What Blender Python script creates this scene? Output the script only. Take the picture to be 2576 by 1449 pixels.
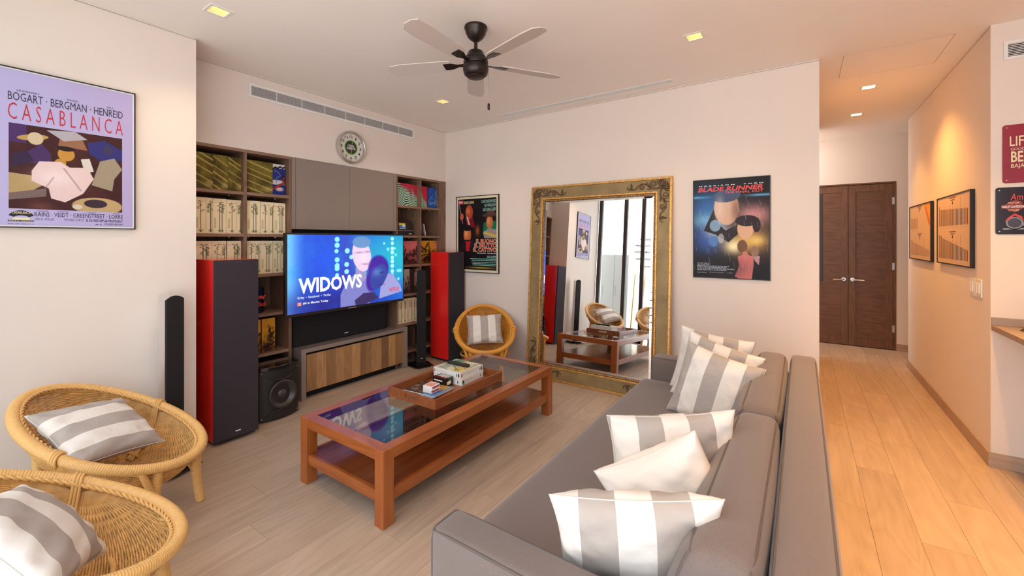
import bpy, bmesh, math, random
import numpy as np
from mathutils import Vector, Matrix
random.seed(7); rng = np.random.default_rng(7)
for o in list(bpy.data.objects): bpy.data.objects.remove(o)
SC = bpy.context.scene; COL = SC.collection
PI = math.pi

# ------------------------------------------------------------------ camera
F_PX, TH, CAM_H, HOR = 1061.0, math.radians(34.53), 1.45, 603.0     # focal length in pixels, heading, height, horizon row
CT, ST = math.cos(TH), math.sin(TH)
cam = bpy.data.cameras.new('camera'); camo = bpy.data.objects.new('camera', cam); COL.objects.link(camo)
cam.sensor_width = 36.0; cam.lens = 36.0*F_PX/2576.0; cam.clip_start = 0.02
cam.shift_y = -(724.5-HOR)/2576.0
camo.location = (0, 0, CAM_H)
camo.rotation_euler = (PI/2, 0, TH-PI/2)
SC.camera = camo

# ------------------------------------------------------------------ world, exposure
SC.view_settings.view_transform = 'Standard'; SC.view_settings.look = 'None'
SC.view_settings.exposure = 0.0; SC.view_settings.gamma = 1.0
SC.view_settings.use_curve_mapping = False
W = bpy.data.worlds.new('sky'); SC.world = W; W.use_nodes = True
W.node_tree.nodes['Background'].inputs[0].default_value = (0.80, 0.90, 1.0, 1)
W.node_tree.nodes['Background'].inputs[1].default_value = 2.85

sun = bpy.data.lights.new('sun', 'SUN'); suno = bpy.data.objects.new('sun', sun); COL.objects.link(suno)
sun.energy = 28.0; sun.angle = math.radians(0.8); sun.color = (1.0, 0.95, 0.88)
suno.rotation_euler = (math.radians(12), math.radians(38), 0)          # high, from over the house: falls on the patio, not into the room

# ------------------------------------------------------------------ pixel helpers (photo 2576 x 1449)
def ray(px, py):
    u = (px-1288)/F_PX; v = (HOR-py)/F_PX
    return (CT+u*ST, ST-u*CT, v)
def onX(px, py, x): d = ray(px, py); t = x/d[0]; return Vector((x, t*d[1], CAM_H+t*d[2]))
def onY(px, py, y): d = ray(px, py); t = y/d[1]; return Vector((t*d[0], y, CAM_H+t*d[2]))
def onZ(px, py, z): d = ray(px, py); t = (z-CAM_H)/d[2]; return Vector((t*d[0], t*d[1], z))

# ------------------------------------------------------------------ colours, materials
def lin(c):
    c = np.asarray(c, float)/255.0
    return np.where(c <= 0.04045, c/12.92, ((c+0.055)/1.055)**2.4)
def rgb(r, g, b): return tuple(lin((r, g, b)))+(1.0,)
def new_mat(name):
    m = bpy.data.materials.new(name); m.use_nodes = True
    return m, m.node_tree.nodes, m.node_tree.links, m.node_tree.nodes['Principled BSDF']
def mat(name, col, rough=0.5, metal=0.0, spec=0.5, noise=0.0, nscale=8.0, bump=0.0, bscale=200.0, emit=None, estr=1.0, coat=0.0):
    m, N, L, B = new_mat(name)
    B.inputs['Base Color'].default_value = col; B.inputs['Roughness'].default_value = rough
    B.inputs['Metallic'].default_value = metal; B.inputs['Specular IOR Level'].default_value = spec
    B.inputs['Coat Weight'].default_value = coat; B.inputs['Coat Roughness'].default_value = 0.05
    tc = N.new('ShaderNodeTexCoord')
    if noise > 0:
        n = N.new('ShaderNodeTexNoise'); n.inputs['Scale'].default_value = nscale; n.inputs['Detail'].default_value = 4
        L.new(tc.outputs['Object'], n.inputs['Vector'])
        r = N.new('ShaderNodeValToRGB'); e = r.color_ramp.elements
        e[0].position = 0.3; e[1].position = 0.7
        e[0].color = tuple(c*(1-noise) for c in col[:3])+(1,); e[1].color = tuple(min(1, c*(1+noise)) for c in col[:3])+(1,)
        L.new(n.outputs['Fac'], r.inputs['Fac']); L.new(r.outputs['Color'], B.inputs['Base Color'])
    if bump > 0:
        n2 = N.new('ShaderNodeTexNoise'); n2.inputs['Scale'].default_value = bscale; n2.inputs['Detail'].default_value = 3
        L.new(tc.outputs['Object'], n2.inputs['Vector'])
        b = N.new('ShaderNodeBump'); b.inputs['Strength'].default_value = bump; b.inputs['Distance'].default_value = 0.002
        L.new(n2.outputs['Fac'], b.inputs['Height']); L.new(b.outputs['Normal'], B.inputs['Normal'])
    if emit:
        B.inputs['Emission Color'].default_value = emit; B.inputs['Emission Strength'].default_value = estr
    return m
def wood(name, c0, c1, axis='X', scale=3.0, stretch=14.0, rough=0.45, rnd=0.0, ring=6.0, coat=0.0, bump=0.08):
    """grain running along one axis of the object; rnd gives every piece its own tint and offset"""
    m, N, L, B = new_mat(name)
    tc = N.new('ShaderNodeTexCoord'); oi = N.new('ShaderNodeObjectInfo')
    add = N.new('ShaderNodeVectorMath'); add.operation = 'ADD'
    mul = N.new('ShaderNodeVectorMath'); mul.operation = 'SCALE'; mul.inputs[0].default_value = (13.7, 7.1, 5.3)
    L.new(oi.outputs['Random'], mul.inputs['Scale']); L.new(tc.outputs['Object'], add.inputs[0]); L.new(mul.outputs[0], add.inputs[1])
    mp = N.new('ShaderNodeMapping'); s = [scale*stretch]*3; s['XYZ'.index(axis)] = scale
    mp.inputs['Scale'].default_value = s; L.new(add.outputs[0], mp.inputs['Vector'])
    mp2 = N.new('ShaderNodeMapping'); s2 = [ring]*3; s2['XYZ'.index(axis)] = ring*0.16
    mp2.inputs['Scale'].default_value = s2; L.new(add.outputs[0], mp2.inputs['Vector'])
    n = N.new('ShaderNodeTexNoise'); n.inputs['Scale'].default_value = 1.0; n.inputs['Detail'].default_value = 5; n.inputs['Roughness'].default_value = 0.6
    L.new(mp.outputs['Vector'], n.inputs['Vector'])
    n2 = N.new('ShaderNodeTexNoise'); n2.inputs['Scale'].default_value = 1.0; n2.inputs['Detail'].default_value = 2; n2.inputs['Distortion'].default_value = 0.3
    L.new(mp2.outputs['Vector'], n2.inputs['Vector'])
    k = N.new('ShaderNodeMath'); k.operation = 'MULTIPLY'; k.inputs[1].default_value = 9.0; L.new(n2.outputs['Fac'], k.inputs[0])
    fr = N.new('ShaderNodeMath'); fr.operation = 'PINGPONG'; fr.inputs[1].default_value = 0.5; L.new(k.outputs[0], fr.inputs[0])
    ad = N.new('ShaderNodeMath'); ad.operation = 'MULTIPLY_ADD'; ad.inputs[1].default_value = 0.55
    L.new(fr.outputs[0], ad.inputs[0]); L.new(n.outputs['Fac'], ad.inputs[2])
    r = N.new('ShaderNodeValToRGB'); e = r.color_ramp.elements
    e[0].position = 0.35; e[1].position = 0.95; e[0].color = c1; e[1].color = c0
    L.new(ad.outputs[0], r.inputs['Fac'])
    out = r.outputs['Color']
    if rnd > 0:
        hsv = N.new('ShaderNodeHueSaturation')
        mr = N.new('ShaderNodeMapRange'); mr.inputs['To Min'].default_value = 1-rnd; mr.inputs['To Max'].default_value = 1+rnd
        L.new(oi.outputs['Random'], mr.inputs['Value']); L.new(mr.outputs['Result'], hsv.inputs['Value']); L.new(out, hsv.inputs['Color'])
        out = hsv.outputs['Color']
    L.new(out, B.inputs['Base Color'])
    B.inputs['Roughness'].default_value = rough; B.inputs['Coat Weight'].default_value = coat; B.inputs['Coat Roughness'].default_value = 0.08
    b = N.new('ShaderNodeBump'); b.inputs['Strength'].default_value = bump; b.inputs['Distance'].default_value = 0.001
    L.new(n.outputs['Fac'], b.inputs['Height']); L.new(b.outputs['Normal'], B.inputs['Normal'])
    return m
def fabric(name, col, col2, scale=900.0, rough=0.9):
    m, N, L, B = new_mat(name)
    tc = N.new('ShaderNodeTexCoord')
    n = N.new('ShaderNodeTexNoise'); n.inputs['Scale'].default_value = scale; n.inputs['Detail'].default_value = 2
    n3 = N.new('ShaderNodeTexNoise'); n3.inputs['Scale'].default_value = 3.0
    L.new(tc.outputs['Object'], n.inputs['Vector']); L.new(tc.outputs['Object'], n3.inputs['Vector'])
    r = N.new('ShaderNodeValToRGB'); e = r.color_ramp.elements; e[0].position = 0.35; e[1].position = 0.68; e[0].color = col; e[1].color = col2
    L.new(n.outputs['Fac'], r.inputs['Fac']); L.new(r.outputs['Color'], B.inputs['Base Color'])
    b = N.new('ShaderNodeBump'); b.inputs['Strength'].default_value = 0.25; b.inputs['Distance'].default_value = 0.0006
    L.new(n.outputs['Fac'], b.inputs['Height']); L.new(b.outputs['Normal'], B.inputs['Normal'])
    B.inputs['Roughness'].default_value = rough; B.inputs['Sheen Weight'].default_value = 0.25
    return m
def stripes(name, axis, period, offset, c0, c1):
    m, N, L, B = new_mat(name)
    tc = N.new('ShaderNodeTexCoord'); sx = N.new('ShaderNodeSeparateXYZ'); L.new(tc.outputs['Object'], sx.inputs[0])
    a = N.new('ShaderNodeMath'); a.operation = 'MULTIPLY_ADD'; a.inputs[1].default_value = 1.0/period; a.inputs[2].default_value = offset
    L.new(sx.outputs[axis], a.inputs[0])
    f = N.new('ShaderNodeMath'); f.operation = 'FRACT'; L.new(a.outputs[0], f.inputs[0])
    g = N.new('ShaderNodeMath'); g.operation = 'GREATER_THAN'; g.inputs[1].default_value = 0.5; L.new(f.outputs[0], g.inputs[0])
    mx = N.new('ShaderNodeMix'); mx.data_type = 'RGBA'; L.new(g.outputs[0], mx.inputs['Factor'])
    mx.inputs['A'].default_value = c0; mx.inputs['B'].default_value = c1
    L.new(mx.outputs['Result'], B.inputs['Base Color']); B.inputs['Roughness'].default_value = 0.9
    n = N.new('ShaderNodeTexNoise'); n.inputs['Scale'].default_value = 700; L.new(tc.outputs['Object'], n.inputs['Vector'])
    n2 = N.new('ShaderNodeTexNoise'); n2.inputs['Scale'].default_value = 9; n2.inputs['Detail'].default_value = 3; L.new(tc.outputs['Object'], n2.inputs['Vector'])
    b = N.new('ShaderNodeBump'); b.inputs['Strength'].default_value = 0.25; b.inputs['Distance'].default_value = 0.0008
    b2 = N.new('ShaderNodeBump'); b2.inputs['Strength'].default_value = 0.5; b2.inputs['Distance'].default_value = 0.02
    L.new(n.outputs['Fac'], b.inputs['Height']); L.new(n2.outputs['Fac'], b2.inputs['Height'])
    L.new(b.outputs['Normal'], b2.inputs['Normal']); L.new(b2.outputs['Normal'], B.inputs['Normal'])
    return m
def clear_glass(name, tint=(0.93, 0.96, 0.95, 1), ior=1.5):
    m = bpy.data.materials.new(name); m.use_nodes = True; N = m.node_tree.nodes; L = m.node_tree.links
    N.remove(N['Principled BSDF'])
    fr = N.new('ShaderNodeFresnel'); fr.inputs['IOR'].default_value = ior
    t = N.new('ShaderNodeBsdfTransparent'); t.inputs['Color'].default_value = tint
    g = N.new('ShaderNodeBsdfGlossy'); g.inputs['Roughness'].default_value = 0.0
    mx = N.new('ShaderNodeMixShader'); L.new(fr.outputs[0], mx.inputs[0]); L.new(t.outputs[0], mx.inputs[1]); L.new(g.outputs[0], mx.inputs[2])
    L.new(mx.outputs[0], N['Material Output'].inputs['Surface'])
    return m
def print_mat(name, rough=0.45, emit=0.0, coat=0.0):
    m, N, L, B = new_mat(name)
    a = N.new('ShaderNodeAttribute'); a.attribute_name = 'Col'
    if emit > 0:
        B.inputs['Base Color'].default_value = (0.01, 0.01, 0.01, 1); B.inputs['Roughness'].default_value = 0.35
        L.new(a.outputs['Color'], B.inputs['Emission Color']); B.inputs['Emission Strength'].default_value = emit
    else:
        L.new(a.outputs['Color'], B.inputs['Base Color']); B.inputs['Roughness'].default_value = rough; B.inputs['Specular IOR Level'].default_value = 0.2
        B.inputs['Coat Weight'].default_value = coat; B.inputs['Coat Roughness'].default_value = 0.03
    return m

M = {}
M['wall'] = mat('painted_wall', (0.80, 0.700, 0.630, 1), 0.75, noise=0.015, nscale=2.0, bump=0.12, bscale=90)
M['ceiling'] = mat('painted_ceiling', (0.92, 0.855, 0.80, 1), 0.8, noise=0.012, nscale=1.5)
M['floor'] = wood('floor_planks', (0.55, 0.415, 0.31, 1), (0.43, 0.312, 0.225, 1), 'X', 2.2, 16, 0.42, rnd=0.09, ring=5.0)
M['subfloor'] = mat('floor_joint', (0.16, 0.11, 0.08, 1), 0.8)
M['base'] = wood('baseboard_wood', (0.50, 0.36, 0.26, 1), (0.38, 0.26, 0.18, 1), 'Y', 3, 14, 0.5)
M['basex'] = wood('baseboard_wood_long', (0.50, 0.36, 0.26, 1), (0.38, 0.26, 0.18, 1), 'X', 3, 14, 0.5)
M['walnut'] = wood('walnut_veneer', (0.27, 0.155, 0.10, 1), (0.15, 0.08, 0.05, 1), 'Z', 4, 14, 0.45)
M['walnutx'] = wood('walnut_edge', (0.33, 0.20, 0.135, 1), (0.22, 0.125, 0.08, 1), 'X', 4, 14, 0.45)
M['niche'] = mat('niche_back', (0.045, 0.032, 0.028, 1), 0.6)
M['taupe'] = mat('taupe_lacquer', (0.285, 0.225, 0.195, 1), 0.42, noise=0.02, nscale=3)
M['black'] = mat('black_cloth', (0.012, 0.010, 0.013, 1), 0.85, bump=0.25, bscale=900)
M['grille'] = mat('dark_speaker_cloth', (0.036, 0.026, 0.034, 1), 0.9, bump=0.3, bscale=800)
M['blackgloss'] = mat('black_gloss', (0.010, 0.009, 0.009, 1), 0.12, coat=0.6)
M['blackmat'] = mat('black_plastic', (0.016, 0.013, 0.013, 1), 0.42)
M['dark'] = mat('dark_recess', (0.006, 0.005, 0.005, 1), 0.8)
M['red'] = mat('red_lacquer', (0.86, 0.020, 0.016, 1), 0.25, coat=0.4)
M['chrome'] = mat('chrome', (0.82, 0.82, 0.83, 1), 0.08, 1.0)
M['steel'] = mat('brushed_steel', (0.62, 0.60, 0.57, 1), 0.3, 1.0)
M['white'] = mat('white_plastic', (0.82, 0.80, 0.78, 1), 0.4)
M['paper'] = mat('white_card', (0.84, 0.82, 0.79, 1), 0.6)
M['cherry'] = wood('cherry_wood', (0.42, 0.118, 0.024, 1), (0.27, 0.062, 0.012, 1), 'X', 2.5, 12, 0.28, ring=4, coat=0.25)
M['cherryy'] = wood('cherry_wood_cross', (0.42, 0.118, 0.024, 1), (0.27, 0.062, 0.012, 1), 'Y', 2.5, 12, 0.28, ring=4, coat=0.25)
M['cherryz'] = wood('cherry_wood_leg', (0.44, 0.128, 0.027, 1), (0.30, 0.072, 0.014, 1), 'Z', 2.5, 12, 0.28, ring=4, coat=0.25)
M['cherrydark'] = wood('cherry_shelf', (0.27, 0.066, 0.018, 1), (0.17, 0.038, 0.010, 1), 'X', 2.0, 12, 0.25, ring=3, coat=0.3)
M['tray'] = wood('tray_wood', (0.34, 0.105, 0.034, 1), (0.21, 0.055, 0.016, 1), 'X', 3, 12, 0.35, ring=4)
M['door'] = wood('door_wood', (0.20, 0.085, 0.036, 1), (0.105, 0.040, 0.016, 1), 'Z', 5, 14, 0.4, ring=7)
M['doory'] = wood('door_panel_wood', (0.185, 0.080, 0.034, 1), (0.10, 0.038, 0.015, 1), 'Y', 5, 14, 0.4, ring=7)
M['rattan'] = mat('rattan_cane', (0.78, 0.45, 0.155, 1), 0.38, noise=0.07, nscale=70, spec=0.5)
M['rattanweave'] = mat('rattan_weave', (0.72, 0.40, 0.13, 1), 0.42, noise=0.2, nscale=30)
M['honey'] = mat('honey_rattan', (0.74, 0.33, 0.042, 1), 0.38, noise=0.07, nscale=70)
M['honeyweave'] = mat('honey_rattan_weave', (0.68, 0.29, 0.036, 1), 0.42, noise=0.2, nscale=30)
M['sofa'] = fabric('grey_upholstery', (0.138, 0.104, 0.094, 1), (0.212, 0.165, 0.150, 1))
M['piping'] = mat('upholstery_piping', (0.128, 0.100, 0.092, 1), 0.9)
CR, GR = (0.80, 0.745, 0.69, 1), (0.44, 0.385, 0.35, 1)
M['gold'] = mat('antique_gold', (0.66, 0.36, 0.10, 1), 0.36, 0.5, noise=0.28, nscale=40)
M['olive'] = mat('antique_olive_gilt', (0.30, 0.205, 0.088, 1), 0.5, 0.15, noise=0.28, nscale=5)
M['orn'] = mat('antique_ornament', (0.15, 0.085, 0.045, 1), 0.4, 0.4, noise=0.6, nscale=60)
M['mirror'] = mat('mirror_silver', (0.93, 0.94, 0.94, 1), 0.0, 1.0)
M['print'] = print_mat('poster_print', 0.5, coat=0.06)
M['boxprint'] = print_mat('box_print', 0.5)
M['screen'] = print_mat('lit_screen', emit=1.25)
M['glass'] = clear_glass('table_glass', (0.80, 0.82, 0.80, 1), 1.75)
M['winglass'] = clear_glass('door_glass', (0.95, 0.97, 0.97, 1))
def see_through(name, c):
    m = bpy.data.materials.new(name); m.use_nodes = True; N = m.node_tree.nodes; N.remove(N['Principled BSDF'])
    t_ = N.new('ShaderNodeBsdfTransparent'); t_.inputs['Color'].default_value = c; m.node_tree.links.new(t_.outputs[0], N['Material Output'].inputs['Surface']); return m
M['glassedge'] = see_through('glass_underside', (0.93, 0.96, 0.95, 1))
M['bronze'] = mat('oil_rubbed_bronze', (0.030, 0.020, 0.017, 1), 0.32, 0.55)
M['blade'] = mat('pale_fan_blade', (0.60, 0.53, 0.48, 1), 0.5)
M['frame'] = mat('black_frame', (0.012, 0.010, 0.010, 1), 0.3)
M['mullion'] = mat('dark_door_frame', (0.040, 0.030, 0.034, 1), 0.4)
M['patio'] = mat('patio_paving', (0.78, 0.76, 0.74, 1), 0.7, noise=0.05, nscale=4)
M['plaster'] = mat('white_plaster', (0.50, 0.46, 0.42, 1), 0.8)
M['locker'] = mat('white_locker', (0.62, 0.62, 0.60, 1), 0.4)
M['statue'] = mat('pale_stone', (0.74, 0.66, 0.54, 1), 0.7)
M['stair'] = mat('dark_steel', (0.10, 0.11, 0.115, 1), 0.45, 0.3)
M['bamboo'] = mat('yellow_pole', (0.72, 0.42, 0.08, 1), 0.45)
def ink(name, r, g, b, rough=0.5): return mat(name, rgb(r, g, b), rough)
M['ik_black'] = ink('ink_black', 28, 24, 30); M['ik_white'] = ink('ink_white', 240, 238, 235)
M['ik_navy'] = ink('ink_dark_navy', 45, 38, 62); M['ik_red'] = ink('ink_red', 190, 38, 52)
M['ik_scarlet'] = ink('ink_scarlet', 222, 70, 66); M['ik_cream'] = ink('ink_cream', 236, 222, 180)
M['ik_teal'] = ink('ink_teal', 150, 205, 190); M['ik_grey'] = ink('ink_grey', 140, 150, 165)
M['ik_brown'] = ink('ink_brown', 80, 48, 42); M['ik_green'] = ink('ink_green', 96, 176, 60)
M['ik_lav'] = ink('ink_slate', 96, 84, 120)

# ------------------------------------------------------------------ mesh building
ORG = {}
def tag(o, label=None, cat=None, group=None, kind=None):
    if label: o['label'] = label
    if cat: o['category'] = cat
    if group: o['group'] = group
    if kind: o['kind'] = kind
    return o
def thing(name, label, cat, loc=(0, 0, 0), rz=0.0, group=None):
    o = bpy.data.objects.new(name, None); COL.objects.link(o); o.empty_display_size = 0.05
    o.location = loc; o.rotation_euler = (0, 0, rz)
    tag(o, label, cat, group)
    ORG[o] = Matrix.Translation(Vector(loc)) @ Matrix.Rotation(rz, 4, 'Z')
    return o
class MB:
    def __init__(s): s.v = []; s.f = []
    def add(s, vs, fs):
        n = len(s.v); s.v += [tuple(p) for p in vs]; s.f += [tuple(i+n for i in q) for q in fs]; return s
    def box(s, x0, x1, y0, y1, z0, z1):
        if x0 > x1: x0, x1 = x1, x0
        if y0 > y1: y0, y1 = y1, y0
        if z0 > z1: z0, z1 = z1, z0
        return s.add([(x0, y0, z0), (x1, y0, z0), (x1, y1, z0), (x0, y1, z0), (x0, y0, z1), (x1, y0, z1), (x1, y1, z1), (x0, y1, z1)],
                     [(0, 3, 2, 1), (4, 5, 6, 7), (0, 1, 5, 4), (1, 2, 6, 5), (2, 3, 7, 6), (3, 0, 4, 7)])
    def prism(s, pts, z0, z1):
        n = len(pts)
        return s.add([(x, y, z0) for x, y in pts]+[(x, y, z1) for x, y in pts],
                     [tuple(range(n-1, -1, -1)), tuple(range(n, 2*n))]+[(i, (i+1) % n, n+(i+1) % n, n+i) for i in range(n)])
    def lathe(s, prof, c=(0, 0, 0), n=32, axis='Z', cap=True):
        vs = []; fs = []
        for r, h in prof:
            for i in range(n):
                a = 2*PI*i/n; p = (r*math.cos(a), r*math.sin(a), h)
                if axis == 'Y': p = (p[0], -p[2], p[1])
                if axis == 'X': p = (p[2], p[0], p[1])
                vs.append((p[0]+c[0], p[1]+c[1], p[2]+c[2]))
        for k in range(len(prof)-1):
            for i in range(n):
                j = (i+1) % n; fs.append((k*n+i, k*n+j, (k+1)*n+j, (k+1)*n+i))
        if cap:
            if prof[0][0] > 1e-5: fs.append(tuple(range(n-1, -1, -1)))
            if prof[-1][0] > 1e-5: fs.append(tuple((len(prof)-1)*n+i for i in range(n)))
        return s.add(vs, fs)
    def tube(s, path, r, n=8, closed=False, flat=1.0, nrm=None):
        P = np.array([tuple(p) for p in path], float); m = len(P)
        R = np.full(m, r) if np.isscalar(r) else np.array(r, float)
        if closed: T = np.roll(P, -1, 0)-np.roll(P, 1, 0)
        else: T = np.gradient(P, axis=0)
        T /= np.linalg.norm(T, axis=1)[:, None]+1e-12
        if nrm is None:
            a = np.array([0, 0, 1.0]) if abs(T[0][2]) < 0.9 else np.array([1.0, 0, 0])
            U = np.zeros_like(P); u = np.cross(T[0], a); u /= np.linalg.norm(u); U[0] = u
            for i in range(1, m):
                u = u-T[i]*np.dot(u, T[i]); u /= np.linalg.norm(u)+1e-12; U[i] = u
        else:
            U = np.array(nrm, float); U -= T*(U*T).sum(1)[:, None]; U /= np.linalg.norm(U, axis=1)[:, None]+1e-12
        Vv = np.cross(T, U)
        ang = np.arange(n)*2*PI/n
        ring = P[:, None, :]+R[:, None, None]*(np.cos(ang)[None, :, None]*U[:, None, :]*flat+np.sin(ang)[None, :, None]*Vv[:, None, :])
        base = len(s.v); s.v += [tuple(x) for x in ring.reshape(-1, 3)]
        for k in range(m if closed else m-1):
            k2 = (k+1) % m
            for i in range(n):
                j = (i+1) % n; s.f.append((base+k*n+i, base+k*n+j, base+k2*n+j, base+k2*n+i))
        if not closed:
            s.f.append(tuple(base+i for i in range(n-1, -1, -1))); s.f.append(tuple(base+(m-1)*n+i for i in range(n)))
        return s
    def ball(s, c, r, n=8, k=5, sc=(1, 1, 1)):
        prof = [(max(1e-6, r*math.sin(PI*i/k)), -r*math.cos(PI*i/k)) for i in range(k+1)]
        t = MB().lathe(prof, n=n, cap=False)
        return s.add([(c[0]+p[0]*sc[0], c[1]+p[1]*sc[1], c[2]+p[2]*sc[2]) for p in t.v], t.f)
    def xf(s, Mx): s.v = [tuple(Mx @ Vector(p)) for p in s.v]; return s
    def mesh(s, name):
        me = bpy.data.meshes.new(name); me.from_pydata(s.v, [], s.f); me.update(); return me
    def build(s, name, m, parent=None, world=True, smooth=False, bevel=0.0, seg=2, fix=False):
        root = parent
        while root is not None and root.parent is not None: root = root.parent
        if world and root is not None and root in ORG:
            inv = ORG[root].inverted(); s.v = [tuple(inv @ Vector(p)) for p in s.v]
        me = s.mesh(name)
        if fix:
            bm = bmesh.new(); bm.from_mesh(me); bmesh.ops.remove_doubles(bm, verts=bm.verts, dist=1e-5)
            bmesh.ops.recalc_face_normals(bm, faces=bm.faces); bm.to_mesh(me); bm.free()
        me.materials.append(m)
        if smooth:
            me.polygons.foreach_set('use_smooth', [True]*len(me.polygons))
            if smooth == 'auto': me.set_sharp_from_angle(angle=math.radians(38))
        o = bpy.data.objects.new(name, me); COL.objects.link(o); o.parent = parent
        if bevel > 0:
            b = o.modifiers.new('bevel', 'BEVEL'); b.width = bevel; b.segments = seg; b.limit_method = 'ANGLE'; b.angle_limit = math.radians(40)
        return o
def B(x0, x1, y0, y1, z0, z1): return MB().box(x0, x1, y0, y1, z0, z1)
def soft_box(x0, x1, y0, y1, z0, z1, r=0.03, n=10, bulge=(0, 0, 0), shear=None):
    """upholstered block: rounded edges, faces swelling a little"""
    c = np.array([(x0+x1)/2, (y0+y1)/2, (z0+z1)/2]); h = np.array([x1-x0, y1-y0, z1-z0])/2
    mb = MB(); g = np.linspace(-1, 1, n+1); g = np.sign(g)*(1-(1-np.abs(g))**1.7)
    idx = {}
    def place(p):
            q = np.array(p, float)*h; inner = h-r; cl = np.clip(q, -inner, inner); d = q-cl; L = np.linalg.norm(d)
            if L > 1e-9: q = cl+d/L*r*min(1, L/r) if L < r else cl+d/L*r
            for a in range(3):
                b, e = (a+1) % 3, (a+2) % 3
                q[a] += bulge[a]*p[a]*(1-p[b]**2)*(1-p[e]**2)
            q = q+c
            if shear: q = np.array(shear(q))
            return q
    mb.place = place
    def vid(p):
        key = tuple(np.round(p, 5))
        if key not in idx: idx[key] = len(mb.v); mb.v.append(tuple(place(p)))
        return idx[key]
    for a in range(3):
        b, e = (a+1) % 3, (a+2) % 3
        for sgn in (-1, 1):
            for i in range(n):
                for j in range(n):
                    cs = []
                    for (ii, jj) in ((i, j), (i+1, j), (i+1, j+1), (i, j+1)):
                        p = [0, 0, 0]; p[a] = sgn; p[b] = g[ii]; p[e] = g[jj]; cs.append(vid(p))
                    mb.f.append(tuple(cs if sgn > 0 else cs[::-1]))
    return mb
def struct(name, mb, m, label=None, parent=None, **k):
    o = mb.build(name, m, parent, **k)
    if parent is None: tag(o, label, None, None, 'structure')
    return o
def root_of(o):
    while o.parent is not None: o = o.parent
    return o
def frame_pts(O, U, V, Nn): return Matrix((tuple(U)+(0,), tuple(V)+(0,), tuple(Nn)+(0,), (0, 0, 0, 1))).transposed().to_4x4()
class Plane:
    """a flat area in the world: origin (lower left), unit U to the right, unit V up, N towards the viewer"""
    def __init__(s, O, U, V, w, h):
        s.O = Vector(O); s.U = Vector(U).normalized(); s.V = Vector(V).normalized(); s.N = s.U.cross(s.V).normalized(); s.w = w; s.h = h
    def at(s, u, v, d=0.0): return s.O+s.U*u+s.V*v+s.N*d
_txt = {}
def lettering(s, pl, u0, v0, u1, v1, m, parent, lift=0.0008, bold=0.0, name='lettering', slant=0.0, depth=0.0):
    """text fitted into a rectangle given in fractions of the plane (v upward)"""
    key = (s, bold)
    if key not in _txt:
        c = bpy.data.curves.new('t', 'FONT'); c.body = s; c.offset = bold; c.resolution_u = 2
        o = bpy.data.objects.new('t', c); me = bpy.data.meshes.new_from_object(o)
        vs = np.array([v.co[:2] for v in me.vertices]); fs = [tuple(p.vertices) for p in me.polygons]
        bpy.data.objects.remove(o); bpy.data.curves.remove(c); bpy.data.meshes.remove(me)
        vs = (vs-vs.min(0))/(vs.max(0)-vs.min(0)); _txt[key] = (vs, fs)
    vs, fs = _txt[key]
    mb = MB()
    mb.v = [tuple(pl.at((u0+(u1-u0)*(x+slant*(y-0.5)))*pl.w, (v0+(v1-v0)*y)*pl.h, lift)) for x, y in vs]; mb.f = list(fs)
    return mb.build(name, m, parent)
def patch(pl, u0, v0, u1, v1, m, parent, lift=0.0006, name='patch'):
    mb = MB().add([pl.at(u*pl.w, v*pl.h, lift) for u, v in ((u0, v0), (u1, v0), (u1, v1), (u0, v1))], [(0, 1, 2, 3)])
    return mb.build(name, m, parent)
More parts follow.
